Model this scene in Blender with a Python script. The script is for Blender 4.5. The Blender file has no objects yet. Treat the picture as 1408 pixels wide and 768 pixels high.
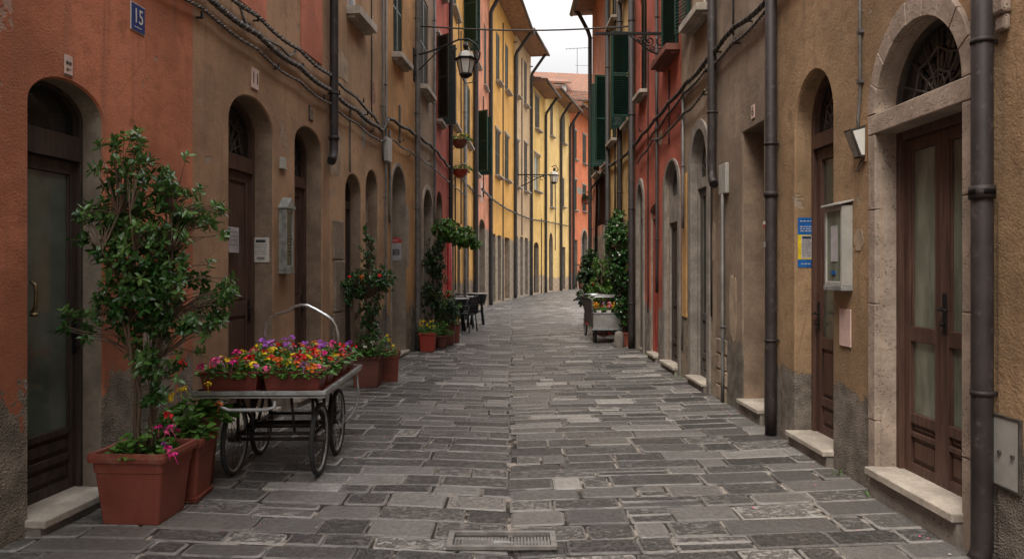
import bpy, math, random
from math import sin, cos, pi, radians, atan2, hypot, sqrt
from mathutils import Vector, Matrix, geometry, noise
random.seed(7)
S = bpy.context.scene
COL = S.collection

# ------------------------------------------------------------------ camera
F0, U0, VH, EYE = 1000.0, 704.0, 370.0, 1.6
cam = bpy.data.objects.new('camera', bpy.data.cameras.new('camera'))
COL.objects.link(cam)
cam.location = (0, 0, EYE)
cam.rotation_euler = (pi/2, 0, 0)
cam.data.sensor_width = 36
cam.data.lens = 36*F0/1408
cam.data.shift_y = -(384-VH)/1408
cam.data.clip_start = .05
cam.data.clip_end = 3000
S.camera = cam

# ------------------------------------------------------------------ world, sun, exposure
SUN_EL, SUN_AZ = 58, 205          # azimuth the light comes from, degrees clockwise from +Y
W = bpy.data.worlds.new('World'); S.world = W; W.use_nodes = True
wn, wl = W.node_tree.nodes, W.node_tree.links
bg = wn['Background']
sky = wn.new('ShaderNodeTexSky'); sky.sky_type = 'NISHITA'; sky.sun_disc = False
sky.sun_elevation = radians(SUN_EL); sky.sun_rotation = radians(SUN_AZ)
sky.air_density = 1.0; sky.dust_density = 4.0
wc = wn.new('ShaderNodeTexCoord')
wnz = wn.new('ShaderNodeTexNoise'); wnz.inputs['Scale'].default_value = 2.2; wnz.inputs['Detail'].default_value = 6
wr = wn.new('ShaderNodeValToRGB')
wr.color_ramp.elements[0].position = .3; wr.color_ramp.elements[0].color = (8.3, 8.2, 8.2, 1)
wr.color_ramp.elements[1].position = .75; wr.color_ramp.elements[1].color = (9.8, 9.6, 9.4, 1)
wmx = wn.new('ShaderNodeMixRGB'); wmx.inputs[0].default_value = .92
wl.new(wc.outputs['Generated'], wnz.inputs['Vector'])
wl.new(wnz.outputs['Fac'], wr.inputs[0])
wl.new(sky.outputs[0], wmx.inputs[1]); wl.new(wr.outputs[0], wmx.inputs[2])
# overcast sky: brighter overhead than at the horizon
wsx = wn.new('ShaderNodeSeparateXYZ'); wl.new(wc.outputs['Generated'], wsx.inputs[0])
wmr = wn.new('ShaderNodeMapRange'); wmr.inputs[1].default_value = .15; wmr.inputs[2].default_value = .85
wmr.inputs[3].default_value = .34; wmr.inputs[4].default_value = 1.5; wmr.interpolation_type = 'SMOOTHSTEP'
wl.new(wsx.outputs[2], wmr.inputs[0])
wmul = wn.new('ShaderNodeVectorMath'); wmul.operation = 'SCALE'
wl.new(wmx.outputs[0], wmul.inputs[0]); wl.new(wmr.outputs[0], wmul.inputs['Scale'])
wl.new(wmul.outputs[0], bg.inputs[0])
bg.inputs[1].default_value = .13
sun = bpy.data.objects.new('sun', bpy.data.lights.new('sun', 'SUN'))
COL.objects.link(sun)
sun.data.energy = 1.4; sun.data.angle = radians(18); sun.data.color = (1, .92, .82)
sun.rotation_euler = (radians(90-SUN_EL), 0, radians(180-SUN_AZ))
S.view_settings.view_transform = 'Standard'
try: S.view_settings.look = 'None'
except Exception: pass
S.view_settings.exposure = 1.05
S.view_settings.gamma = 1
S.cycles.max_bounces = 7
S.cycles.diffuse_bounces = 5
S.cycles.use_denoising = True

# ------------------------------------------------------------------ materials
MATS = {}
class NT:
    def __init__(s, name):
        s.m = bpy.data.materials.new(name); s.m.use_nodes = True
        s.n = s.m.node_tree.nodes; s.l = s.m.node_tree.links
        s.b = s.n['Principled BSDF']
        s.b.inputs['Roughness'].default_value = .85
        s.b.inputs['Specular IOR Level'].default_value = .25
    def coord(s, scale=(1, 1, 1), off=(0, 0, 0), kind='Object'):
        t = s.n.new('ShaderNodeTexCoord'); mp = s.n.new('ShaderNodeMapping')
        mp.inputs['Scale'].default_value = scale; mp.inputs['Location'].default_value = off
        s.l.new(t.outputs[kind], mp.inputs[0]); return mp.outputs[0]
    def noise(s, vec, scale, detail=4, rough=.55, dist=0):
        x = s.n.new('ShaderNodeTexNoise'); x.inputs['Scale'].default_value = scale
        x.inputs['Detail'].default_value = detail; x.inputs['Roughness'].default_value = rough
        x.inputs['Distortion'].default_value = dist
        s.l.new(vec, x.inputs['Vector']); return x.outputs['Fac']
    def voro(s, vec, scale, feature='F1', rnd=1):
        x = s.n.new('ShaderNodeTexVoronoi'); x.inputs['Scale'].default_value = scale; x.feature = feature
        x.inputs['Randomness'].default_value = rnd
        s.l.new(vec, x.inputs['Vector']); return x.outputs['Distance']
    def rng(s, v, a, b, c=0, d=1, smooth=True):
        x = s.n.new('ShaderNodeMapRange'); x.interpolation_type = 'SMOOTHSTEP' if smooth else 'LINEAR'
        for i, k in zip((1, 2, 3, 4), (a, b, c, d)): x.inputs[i].default_value = k
        s.l.new(v, x.inputs[0]); return x.outputs[0]
    def math(s, op, a, b=None):
        x = s.n.new('ShaderNodeMath'); x.operation = op
        for i, k in enumerate((a, b)):
            if k is None: continue
            if isinstance(k, (int, float)): x.inputs[i].default_value = k
            else: s.l.new(k, x.inputs[i])
        return x.outputs[0]
    def mix(s, f, a, b, mode='MIX'):
        x = s.n.new('ShaderNodeMixRGB'); x.blend_type = mode
        for i, k in enumerate((f, a, b)):
            if isinstance(k, (int, float)): x.inputs[i].default_value = k
            elif isinstance(k, tuple): x.inputs[i].default_value = (*k[:3], 1)
            else: s.l.new(k, x.inputs[i])
        return x.outputs[0]
    def sep(s, vec):
        x = s.n.new('ShaderNodeSeparateXYZ'); s.l.new(vec, x.inputs[0]); return x.outputs
    def attr(s, name):
        x = s.n.new('ShaderNodeAttribute'); x.attribute_name = name; return x.outputs['Color']
    def color(s, c):
        if isinstance(c, tuple): s.b.inputs['Base Color'].default_value = (*c[:3], 1)
        else: s.l.new(c, s.b.inputs['Base Color'])
    def rough(s, r):
        if isinstance(r, (int, float)): s.b.inputs['Roughness'].default_value = r
        else: s.l.new(r, s.b.inputs['Roughness'])
    def bump(s, h, strength=.5, dist=.01):
        x = s.n.new('ShaderNodeBump'); x.inputs['Strength'].default_value = strength
        x.inputs['Distance'].default_value = dist
        s.l.new(h, x.inputs['Height']); s.l.new(x.outputs[0], s.b.inputs['Normal'])

def sc(c, k): return tuple(min(1, x*k) for x in c[:3])
def lerp(a, b, t): return tuple(x+(y-x)*t for x, y in zip(a, b))

def plaster(name, c, plinth=(.17, .15, .125), h=.7, worn=.35, grain=1.0, plinth_rough=1.0, band=None, edge_amp=.16, mott=1.):
    if name in MATS: return MATS[name]
    t = NT(name); o = random.uniform(0, 50)
    v = t.coord(off=(o, o*.7, 0)); big = t.noise(v, .9, 5, .6)
    mid = t.noise(v, 5.5, 6, .65); fine = t.noise(v, 70, 3, .6)
    st = t.noise(t.coord((5, 5, .35), (o, 0, 0)), 1.6, 5, .6)
    base = t.mix(t.rng(big, .34, .66), sc(c, 1-.34*mott), sc(c, 1.05+.15*mott))
    pale = lerp(c, (.42, .37, .31), .5)
    base = t.mix(t.rng(st, .50, .74, 0, .6), base, sc(lerp(c, (.2, .17, .14), .35), .6))
    base = t.mix(t.rng(mid, .56, .72, 0, worn), base, sc(pale, .95))
    base = t.mix(t.rng(mid, .46, .30, 0, .6), base, sc(c, .52))
    hi = t.noise(t.coord((1, 1, .6), (o, 3, 1)), 14, 5, .7)
    base = t.mix(t.rng(hi, .52, .7, 0, .45*mott), base, sc(c, .6))
    crk = t.voro(t.coord((.9, .9, .6), (o, 1, 2)), 1.1, 'DISTANCE_TO_EDGE')
    ckm = t.math('MULTIPLY', t.rng(crk, .0, .006, 1, 0), t.rng(big, .48, .56))
    base = t.mix(t.math('MULTIPLY', ckm, .4), base, sc(c, .4))
    base = t.mix(t.rng(fine, .3, .7, 0, .32), base, sc(c, .62))
    if band:            # the paint changes colour above a string line
        z0, c2 = band
        zz = t.sep(t.coord())[2]
        up = t.mix(t.rng(big, .3, .7), sc(c2, .85), sc(c2, 1.1))
        base = t.mix(t.rng(zz, z0-.01, z0+.01), base, up)
    # spalled patches with a hard edge
    sp = t.noise(v, 2.1, 7, .62, .4)
    spm = t.rng(sp, .655, .672)
    base = t.mix(t.math('MULTIPLY', spm, .75), base, sc(lerp(c, (.34, .30, .25), .7), .85))
    z = t.sep(t.coord())[2]
    edge = t.noise(v, 3.2, 7, .66)
    zz = t.math('SUBTRACT', z, t.rng(edge, .3, .7, -edge_amp, edge_amp, False))
    pm = t.rng(zz, h-.02, h+.02, 1, 0)
    vp = t.voro(v, 85)
    pc = t.mix(t.rng(mid, .35, .65), sc(plinth, .68), sc(plinth, 1.3))
    pc = t.mix(t.rng(vp, .1, .5, .3, 0), pc, sc(plinth, .5))
    t.color(t.mix(pm, base, pc))
    ds = t.mix(pm, t.math('ADD', t.math('MULTIPLY', fine, .8*grain), t.math('MULTIPLY', mid, 1.8)),
               t.math('ADD', t.math('MULTIPLY', vp, 1.6*plinth_rough), t.math('MULTIPLY', mid, 2.2)))
    ds = t.mix(1.0, ds, t.math('MULTIPLY', t.math('ADD', spm, pm), -.9), 'ADD')
    t.bump(ds, .75, .009)
    t.rough(.92)
    MATS[name] = t.m; return t.m

def stone_mat(name, c, pits=True, scale=1.0):
    t = NT(name); v = t.coord(off=(random.random()*9, 0, 0))
    a = t.noise(v, 4*scale, 6, .65); b = t.noise(v, 38*scale, 4, .6)
    k = t.mix(t.rng(a, .3, .7), sc(c, .68), sc(c, 1.22))
    k = t.mix(t.rng(b, .3, .7, .35, 0), k, sc(c, .5))
    h = t.math('ADD', t.math('MULTIPLY', a, 1.4), b)
    if pits:
        p = t.voro(v, 55*scale); pm = t.math('MULTIPLY', t.rng(p, .1, .36, 1, 0), t.rng(t.noise(v, 11, 4), .46, .56))
        k = t.mix(pm, k, sc(c, .3)); h = t.math('SUBTRACT', h, t.math('MULTIPLY', pm, 1.6))
    t.color(k); t.bump(h, .7, .006); t.rough(.8); MATS[name] = t.m; return t.m

def simple(name, c, rough=.6, metal=0, var=.25, scale=8, bump=.0, spec=.4, streak=False, dirt=None):
    t = NT(name); v = t.coord((1, 1, .25) if streak else (1, 1, 1), (random.random()*9,)*3)
    a = t.noise(v, scale, 5, .6)
    k = t.mix(t.rng(a, .3, .7), sc(c, 1-var), sc(c, 1+var))
    if dirt:
        d = t.noise(v, scale*2.3, 6, .7)
        k = t.mix(t.rng(d, .55, .68, 0, .8), k, dirt)
    t.color(k); t.rough(t.mix(a, (rough*.85,)*3, (min(1, rough*1.15),)*3)); t.b.inputs['Metallic'].default_value = metal
    t.b.inputs['Specular IOR Level'].default_value = spec
    if bump: t.bump(t.noise(v, scale*6, 4), bump, .004)
    MATS[name] = t.m; return t.m

def wood(name, c, rough=.55):
    t = NT(name); v = t.coord((14, 14, .9), (random.random()*9, 0, 0))
    a = t.noise(v, 2.2, 6, .6, .3); b = t.noise(t.coord(), 3, 4)
    k = t.mix(t.rng(a, .3, .7), sc(c, .62), sc(c, 1.3))
    k = t.mix(t.rng(b, .5, .75, 0, .4), k, sc(c, .55))
    t.color(k); t.bump(a, .35, .004); t.rough(rough); t.b.inputs['Specular IOR Level'].default_value = .4
    MATS[name] = t.m; return t.m

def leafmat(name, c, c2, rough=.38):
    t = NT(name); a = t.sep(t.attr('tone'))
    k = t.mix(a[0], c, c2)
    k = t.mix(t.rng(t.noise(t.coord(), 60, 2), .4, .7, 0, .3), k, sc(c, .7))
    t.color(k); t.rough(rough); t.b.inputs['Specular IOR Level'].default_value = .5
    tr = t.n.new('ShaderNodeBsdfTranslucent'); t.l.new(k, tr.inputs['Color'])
    mx = t.n.new('ShaderNodeMixShader'); mx.inputs[0].default_value = .18
    out = t.n['Material Output']
    t.l.new(t.b.outputs[0], mx.inputs[1]); t.l.new(tr.outputs[0], mx.inputs[2]); t.l.new(mx.outputs[0], out.inputs[0])
    MATS[name] = t.m; return t.m

M = MATS
stone_mat('portal_stone', (.37, .295, .235))
stone_mat('sill_stone', (.42, .37, .31), False, .8)
stone_mat('grey_stone', (.25, .22, .19))
stone_mat('rough_stone', (.26, .2, .15), True, .5)
stone_mat('jamb_plaster', (.265, .215, .165), False, .7)
stone_mat('jamb_brown', (.25, .178, .125), False, .7)
simple('pipe_brown', (.024, .018, .017), .62, 0, .35, 5, .2, dirt=(.065, .055, .05))
simple('pipe_dark', (.03, .027, .026), .6, 0, .3, 5)
simple('pipe_grey', (.12, .115, .108), .55, .2, .3, 5, dirt=(.1, .085, .07))
simple('pipe_red', (.35, .03, .025), .45)
wood('door_brown', (.082, .044, .032)); wood('door_dark', (.048, .033, .026)); wood('door_red', (.26, .05, .035))
wood('door_grey', (.075, .07, .06)); wood('door_ochre', (.3, .16, .05)); wood('old_wood', (.1, .07, .05))
simple('glass_green', (.075, .09, .075), .07, 0, .35, 2, spec=1.0)
simple('glass_frost', (.15, .165, .125), .22, 0, .28, 9, spec=.6, streak=True)
simple('glass_dark', (.018, .019, .02), .08, 0, .3, 3, spec=.5)
simple('glass_sky', (.25, .3, .34), .08, 0, .3, 3, spec=.8)
simple('iron', (.02, .02, .02), .5, .6, .3, 12, spec=.5)
simple('iron_grey', (.09, .08, .07), .5, .5, .3, 12)
simple('shutter_green', (.012, .044, .032), .42, 0, .3, 5, streak=True)
simple('shutter_dark', (.028, .036, .03), .42, 0, .3, 5, streak=True)
simple('shutter_bright', (.012, .075, .042), .5, 0, .3, 5)
simple('shutter_grey', (.10, .09, .078), .6, 0, .3, 5)
simple('white_paint', (.62, .6, .56), .5, 0, .12, 6, dirt=(.35, .32, .28))
simple('soffit_wood', (.3, .17, .1), .8, 0, .25, 4)
simple('gutter', (.075, .055, .05), .5, .3)
simple('cable', (.05, .044, .04), .7, 0, .6, 60, dirt=(.25, .22, .2))
simple('cable_pale', (.12, .11, .1), .6, 0, .6, 50, dirt=(.4, .37, .34))
simple('sign_blue', (.012, .035, .16), .35, 0, .15)
simple('sign_white', (.55, .52, .48), .5, 0, .1)
simple('sign_pale', (.5, .36, .31), .6, 0, .12)
simple('ink', (.03, .03, .03), .6); simple('ink_soft', (.2, .19, .18), .7)
simple('poster_blue', (.008, .10, .34), .5); simple('poster_yellow', (.62, .47, .02), .5)
simple('poster_grey', (.36, .34, .35), .6); simple('red_sign', (.42, .025, .02), .45); simple('navy', (.02, .035, .07), .5)
simple('galvanised', (.4, .41, .41), .42, .6, .25, 9, dirt=(.2, .18, .16))
simple('steel', (.55, .56, .57), .28, .9, .15, 7)
simple('aluminium_sheet', (.38, .37, .35), .45, .5, .2, 4, dirt=(.22, .2, .18))
simple('box_paint', (.36, .35, .32), .45, .1, .12, 5, dirt=(.3, .27, .24))
simple('case_metal', (.26, .27, .25), .45, .3, .3, 12, dirt=(.12, .11, .1)); simple('tyre', (.03, .03, .03), .8); simple('dark_frame', (.028, .022, .019), .5, .4, dirt=(.10, .05, .03))
simple('terracotta', (.19, .05, .032), .5, 0, .22, 3, bump=.15, dirt=(.23, .10, .072))
simple('terracotta_dull', (.17, .06, .043), .7, 0, .25, 3, dirt=(.13, .07, .055))
simple('planter_plastic', (.17, .038, .026), .45, 0, .15, 4)
simple('pot_red', (.36, .05, .03), .5, 0, .15, 4)
simple('soil', (.035, .025, .018), .95, 0, .4, 30, .6)
wood('bark', (.13, .088, .058), .8)
simple('table_top', (.42, .41, .4), .35, .3); simple('rattan', (.02, .021, .024), .5, 0, .4, 20)
simple('lamp_glass', (.62, .61, .56), .3, 0, .1); simple('red_paint', (.42, .03, .02), .4)
leafmat('leaf_laurel', (.014, .058, .014), (.075, .18, .04), .25)
leafmat('leaf_shrub', (.018, .07, .014), (.13, .25, .06), .27)
leafmat('leaf_geranium', (.035, .11, .016), (.13, .29, .04), .42)
leafmat('leaf_dark', (.013, .042, .012), (.045, .10, .026), .32)
leafmat('leaf_bright', (.05, .13, .018), (.14, .28, .045), .45)
for nm, c in dict(petal_red=(.75, .015, .02), petal_pink=(.88, .13, .3), petal_magenta=(.75, .03, .28), petal_violet=(.5, .14, .68),
                  petal_yellow=(.95, .62, .02), petal_orange=(.85, .2, .02), petal_lilac=(.6, .25, .55), petal_white=(.75, .72, .66)).items():
    simple(nm, c, .6, 0, .25, 40)

def roof_mat():
    t = NT('roof_tile'); v = t.coord()
    a = t.noise(v, 3.2, 6, .7); b = t.voro(v, 3.3)
    k = t.mix(t.rng(a, .35, .65), (.36, .085, .032), (.27, .15, .09))
    k = t.mix(t.rng(b, .2, .45, 0, .75), k, (.12, .085, .065)); t.color(k); t.bump(a, .6, .03); M['roof_tile'] = t.m
roof_mat()

# ------------------------------------------------------------------ mesh builder
class MB:
    def __init__(s): s.v = []; s.f = []; s.m = []; s.sm = []; s.tone = []
    def add(s, vs, fs, mi=0, sm=False, tone=0.):
        o = len(s.v); s.v += [tuple(p) for p in vs]; s.tone += [tone]*len(vs)
        for f in fs: s.f.append(tuple(o+i for i in f)); s.m.append(mi); s.sm.append(sm)
    def box(s, x0, x1, y0, y1, z0, z1, mi=0, mat=None):
        vs = [(x, y, z) for x in (x0, x1) for y in (y0, y1) for z in (z0, z1)]
        if mat is not None: vs = [mat @ Vector(p) for p in vs]
        s.add(vs, [(0, 1, 3, 2), (4, 6, 7, 5), (0, 4, 5, 1), (2, 3, 7, 6), (0, 2, 6, 4), (1, 5, 7, 3)], mi); return s
    def tube(s, pts, r, n=8, mi=0, closed=False, cap=True):
        pts = [Vector(p) for p in pts]; N = len(pts); rs = r if isinstance(r, (list, tuple)) else [r]*N
        vs = []; up = None
        for i, p in enumerate(pts):
            a = pts[(i-1) % N] if (closed or i > 0) else p; b = pts[(i+1) % N] if (closed or i < N-1) else p
            t = (b-a).normalized() if (b-a).length > 1e-9 else Vector((0, 0, 1))
            if up is None: up = Vector((0, 0, 1)) if abs(t.z) < .9 else Vector((1, 0, 0))
            e1 = (up - t*up.dot(t))
            if e1.length < 1e-6: e1 = t.orthogonal()
            e1.normalize(); e2 = t.cross(e1); up = e1
            for k in range(n):
                q = 2*pi*k/n; vs.append(p + (e1*cos(q)+e2*sin(q))*rs[i])
        fs = []
        for i in range(N if closed else N-1):
            j = (i+1) % N
            for k in range(n):
                l = (k+1) % n; fs.append((i*n+k, i*n+l, j*n+l, j*n+k))
        s.add(vs, fs, mi, True)
        if cap and not closed:
            o = len(s.v)-N*n
            s.f += [tuple(o+k for k in range(n-1, -1, -1)), tuple(o+(N-1)*n+k for k in range(n))]; s.m += [mi]*2; s.sm += [False]*2
        return s
    def lathe(s, prof, c=(0, 0, 0), n=20, mi=0, sm=True):
        vs = [(c[0]+r*cos(2*pi*k/n), c[1]+r*sin(2*pi*k/n), c[2]+z) for r, z in prof for k in range(n)]
        fs = [(i*n+k, i*n+(k+1) % n, (i+1)*n+(k+1) % n, (i+1)*n+k) for i in range(len(prof)-1) for k in range(n)]
        s.add(vs, fs, mi, sm)
        o = len(s.v)-len(vs); s.f.append(tuple(o+k for k in range(n-1, -1, -1))); s.m.append(mi); s.sm.append(False)
        s.f.append(tuple(o+(len(prof)-1)*n+k for k in range(n))); s.m.append(mi); s.sm.append(False)
        return s
    def sq(s, prof, c=(0, 0, 0), ax=1., mi=0, corner=.12):
        """square 'lathe' with rounded corners: prof of (half width, z)"""
        n = 5; base = []
        for q in range(4):
            for k in range(n):
                a = pi/2*q + pi/2*k/(n-1); cx, cy = [(1, 1), (-1, 1), (-1, -1), (1, -1)][q]
                base.append((cx*(1-corner)+corner*cos(a), cy*(1-corner)+corner*sin(a)))
        m = len(base)
        vs = [(c[0]+x*r*ax, c[1]+y*r, c[2]+z) for r, z in prof for x, y in base]
        fs = [(i*m+k, i*m+(k+1) % m, (i+1)*m+(k+1) % m, (i+1)*m+k) for i in range(len(prof)-1) for k in range(m)]
        s.add(vs, fs, mi); o = len(s.v)-len(vs)
        s.f.append(tuple(o+k for k in range(m-1, -1, -1))); s.m.append(mi); s.sm.append(False)
        s.f.append(tuple(o+(len(prof)-1)*m+k for k in range(m))); s.m.append(mi); s.sm.append(False)
        return s
    def prism(s, pts, y0, y1, mi=0):
        """pts in (x,z), extruded in y"""
        n = len(pts); vs = [(x, y0, z) for x, z in pts]+[(x, y1, z) for x, z in pts]
        s.add(vs, [tuple(range(n)), tuple(range(2*n-1, n-1, -1))]+[(k, k+n, (k+1) % n+n, (k+1) % n) for k in range(n)], mi); return s
    def ring(s, a, b, y0, y1, mi=0, closed=False):
        """strip between outlines a and b (x,z lists of one length), extruded in y"""
        n = len(a); vs = []
        for y in (y0, y1): vs += [(x, y, z) for x, z in a]+[(x, y, z) for x, z in b]
        fs = []
        for k in range(n if closed else n-1):
            l = (k+1) % n
            fs += [(k, l, n+l, n+k), (2*n+k, 3*n+k, 3*n+l, 2*n+l), (k, 2*n+k, 2*n+l, l), (n+k, n+l, 3*n+l, 3*n+k)]
        if not closed: fs += [(0, n, 3*n, 2*n), (n-1, 3*n-1, 4*n-1, 2*n-1)]
        s.add(vs, fs, mi); return s
    def build(s, name, mats, parent=None, bevel=0, loc=None, rotz=None):
        me = bpy.data.meshes.new(name); me.from_pydata(s.v, [], s.f)
        if not isinstance(mats, (list, tuple)): mats = [mats]
        for m in mats: me.materials.append(M[m] if isinstance(m, str) else m)
        me.polygons.foreach_set('material_index', s.m); me.polygons.foreach_set('use_smooth', s.sm)
        if any(s.tone):
            a = me.color_attributes.new('tone', 'FLOAT_COLOR', 'POINT')
            buf = []
            for t in s.tone: buf += [t, t, t, 1]
            a.data.foreach_set('color', buf)
        me.update()
        return link(name, me, parent, bevel, loc, rotz)

def link(name, me, parent=None, bevel=0, loc=None, rotz=None):
    o = bpy.data.objects.new(name, me); COL.objects.link(o)
    if parent: o.parent = parent
    if loc: o.location = loc
    if rotz is not None: o.rotation_euler = (0, 0, rotz)
    if bevel:
        b = o.modifiers.new('bevel', 'BEVEL'); b.width = bevel; b.segments = 2; b.limit_method = 'ANGLE'; b.angle_limit = radians(40)
    return o
def tag(o, label, cat, group=None):
    o['label'] = label; o['category'] = cat
    if group: o['group'] = group
    return o
def thing(name, label, cat, loc=(0, 0, 0), rotz=0, group=None):
    o = bpy.data.objects.new(name, None); COL.objects.link(o)
    o.location = loc; o.rotation_euler = (0, 0, rotz); o.empty_display_size = .1
    return tag(o, label, cat, group)
def dup(root, loc, rotz, label, group=None):
    r = root.copy(); COL.objects.link(r); r.location = loc; r.rotation_euler = (0, 0, rotz); r['label'] = label
    if group: r['group'] = group
    for ch in list(root.children):
        c = ch.copy(); COL.objects.link(c); c.parent = r
        for g in list(ch.children):
            d = g.copy(); COL.objects.link(d); d.parent = c
    return r
_txt = {}
def text_mesh(body, size):
    k = (body, size)
    if k not in _txt:
        cu = bpy.data.curves.new('t', 'FONT'); cu.body = body; cu.size = size; cu.extrude = .001
        cu.align_x = 'CENTER'; cu.align_y = 'CENTER'
        o = bpy.data.objects.new('t', cu); COL.objects.link(o)
        bpy.context.view_layer.update()
        me = bpy.data.meshes.new_from_object(o.evaluated_get(bpy.context.evaluated_depsgraph_get()))
        bpy.data.objects.remove(o); _txt[k] = me
    return _txt[k].copy()
def text(body, size, mat, parent, x, y, z, name='lettering', sx=1):
    me = text_mesh(body, size); me.materials.clear(); me.materials.append(M[mat])
    o = link(name, me, parent); o.location = (x, y, z); o.rotation_euler = (pi/2, 0, 0); o.scale = (sx, 1, 1); return o

# ------------------------------------------------------------------ facades
def arch(x0, x1, z0, zs, rise, n=18):
    p = [(x0, z0), (x1, z0)]
    if rise <= 0: return p+[(x1, zs), (x0, zs)]
    c, a = (x0+x1)/2, (x1-x0)/2
    return p+[(c+a*cos(pi*k/n), zs+rise*sin(pi*k/n)) for k in range(n+1)]
def inset(x0, x1, z0, zs, rise, d, db=0):
    return arch(x0+d, x1-d, z0+db, zs if rise > 0 else zs-d, max(rise-d, .0) if rise > 0 else 0)

class Facade:
    def __init__(s, name, label, A, B, H, mat, D=6, group='old houses along the street'):
        s.A, s.B = Vector((*A, 0)), Vector((*B, 0)); s.d = (s.B-s.A).normalized(); s.L = (s.B-s.A).length
        s.ang = atan2(s.d.y, s.d.x); s.H = H; s.D = D; s.mat = mat; s.holes = []
        s.root = thing(name, label, 'house', s.A, s.ang, group)
    def s(s_, u):
        k = (u-U0)/F0; d = s_.d; A = s_.A      # A + t d = Y(k,1)
        return (k*A.y-A.x)/(d.x-k*d.y)
    def Y(s, u): return s.A.y+s.s(u)*s.d.y
    def z(s, u, v): return EYE+(VH-v)*s.Y(u)/F0
    def w(s, x, y, z):
        n = Vector((-s.d.y, s.d.x, 0)); return s.A+s.d*x+n*y+Vector((0, 0, z))
    def hole(s, x0, x1, z0, zs, rise=0, d=.2, mi=1):
        s.holes.append((x0, x1, z0, zs, rise, d, mi)); return (x0, x1, z0, zs, rise, d)
    def wall(s, mats, foot=-.15):
        """front sheet with openings, softened arrises and reveals, plus sides, back and top"""
        b = MB(); L, H, D = s.L, s.H, s.D; e = .014
        outer = [(0, foot), (L, foot), (L, H), (0, H)]
        loops = [[Vector((x, 0, z)) for x, z in outer]]
        hs = [arch(h[0]-e, h[1]+e, h[2]-e, h[3] if h[4] > 0 else h[3]+e, h[4]+e if h[4] > 0 else 0) for h in s.holes]
        loops += [[Vector((x, 0, z)) for x, z in reversed(h)] for h in hs]
        flat = [p for l in loops for p in l]
        tris = geometry.tessellate_polygon([[Vector((p.x, p.z, 0)) for p in l] for l in loops])
        fs = []
        for t in tris:
            p = [flat[i] for i in t]
            cr = (p[1].x-p[0].x)*(p[2].z-p[0].z)-(p[1].z-p[0].z)*(p[2].x-p[0].x)
            if abs(cr) < 1e-9: continue
            fs.append(t if cr > 0 else (t[0], t[2], t[1]))
        b.add(flat, fs, 0)
        for (x0, x1, z0, zs, r, d, mi), ho in zip(s.holes, hs):
            hi = arch(x0, x1, z0, zs, r); n = len(hi)
            vs = [(x, 0, z) for x, z in ho]+[(x, e, z) for x, z in hi]+[(x, d+.05, z) for x, z in hi]
            b.add(vs, [(k, n+k, n+(k+1) % n, (k+1) % n) for k in range(n)], 0)
            b.add(vs, [(n+k, 2*n+k, 2*n+(k+1) % n, n+(k+1) % n) for k in range(n)], mi)
        g = .004
        b.add([(g, 0, foot), (g, D, foot), (g, D, H), (g, 0, H), (L-g, 0, foot), (L-g, D, foot), (L-g, D, H), (L-g, 0, H)],
              [(0, 3, 2, 1), (4, 5, 6, 7), (1, 2, 6, 5), (3, 7, 6, 2)], 0)
        o = b.build('wall', mats, s.root); return o
    def roof(s, ov=.7, rise=1.6, tiles=True, gut=True, x0=0, x1=None, mat='roof_tile'):
        x1 = s.L if x1 is None else x1; b = MB(); H, D = s.H, s.D
        k = rise/(D+ov); zt = lambda y: H+.16+(y+ov)*k
        b.add([(x0, -ov, H-.0), (x1, -ov, H), (x1, .0, H+.03), (x0, .0, H+.03), (x0, -ov, H+.14), (x1, -ov, H+.14), (x1, D, zt(D)), (x0, D, zt(D)), (x1, D, H), (x0, D, H)],
              [(0, 1, 5, 4)], 0)
        o = len(b.v)-10
        def q(*i, mi=0): b.f.append(tuple(o+j for j in i)); b.m.append(mi); b.sm.append(False)
        q(0, 3, 2, 1, mi=1); q(4, 5, 6, 7); q(3, 9, 8, 2, mi=1); q(9, 7, 6, 8); q(0, 4, 7, 9, 3); q(1, 2, 8, 6, 5)
        if tiles:
            n = max(2, int((x1-x0)/.24)); w = (x1-x0)/n
            for i in range(n):
                xc = x0+(i+.5)*w; r = w*.36
                rows = int((D+ov)/.42); 
                for j in range(min(rows, 6)):
                    ya = -ov-.04+j*.42; yb = ya+.44; jx = random.uniform(-.012, .012); jz = random.uniform(0, .02)
                    vs = []
                    for y, rr in ((ya, r*1.1), (yb, r*.92)):
                        z0 = zt(y)-.02+jz+(.03 if y == ya else 0)
                        for a in range(6): vs.append((xc+jx+rr*cos(pi*a/5), y, z0+rr*sin(pi*a/5)))
                    b.add(vs, [(a, a+6, a+7, a+1) for a in range(5)]+[tuple(range(5, -1, -1))], 0, True)
        ro = b.build('roof', [mat, 'soffit_wood'], s.root)
        if gut:
            g = MB(); g.tube([(x0, -ov-.05, H+.05), (x1, -ov-.05, H+.05)], .075, 8); g.build('gutter', 'gutter', s.root)
        return ro
    def pipe(s, u, mat='pipe_dark', r=.05, z0=0.0, z1=None, neck=None, foot=None, collars=(), x=None, mid=None):
        x = s.s(u) if x is None else x; z1 = s.H+.02 if z1 is None else z1; y = -r-.025; b = MB()
        pts = []
        if foot == 'out': pts += [(x, y-.03, z0+.0), (x, y-.012, z0+.03), (x, y, z0+.07)]
        elif foot == 'bend': pts += [(x-.16, y-.02, z0), (x-.07, y-.01, z0+.06), (x, y, z0+.16)]
        elif foot == 'bend2': pts += [(x+.16, y-.02, z0), (x+.07, y-.01, z0+.06), (x, y, z0+.16)]
        else: pts += [(x, y, z0)]
        pts.append((x, y, z0+.3))
        if neck: pts += [(x, y, z1-neck-.3), (x, y-.06, z1-neck-.1), (x, -neck+.1, z1-.12), (x, -neck-.02, z1+.03)]
        else: pts += [(x, y, z1)]
        b.tube(pts, r, 12)
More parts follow.
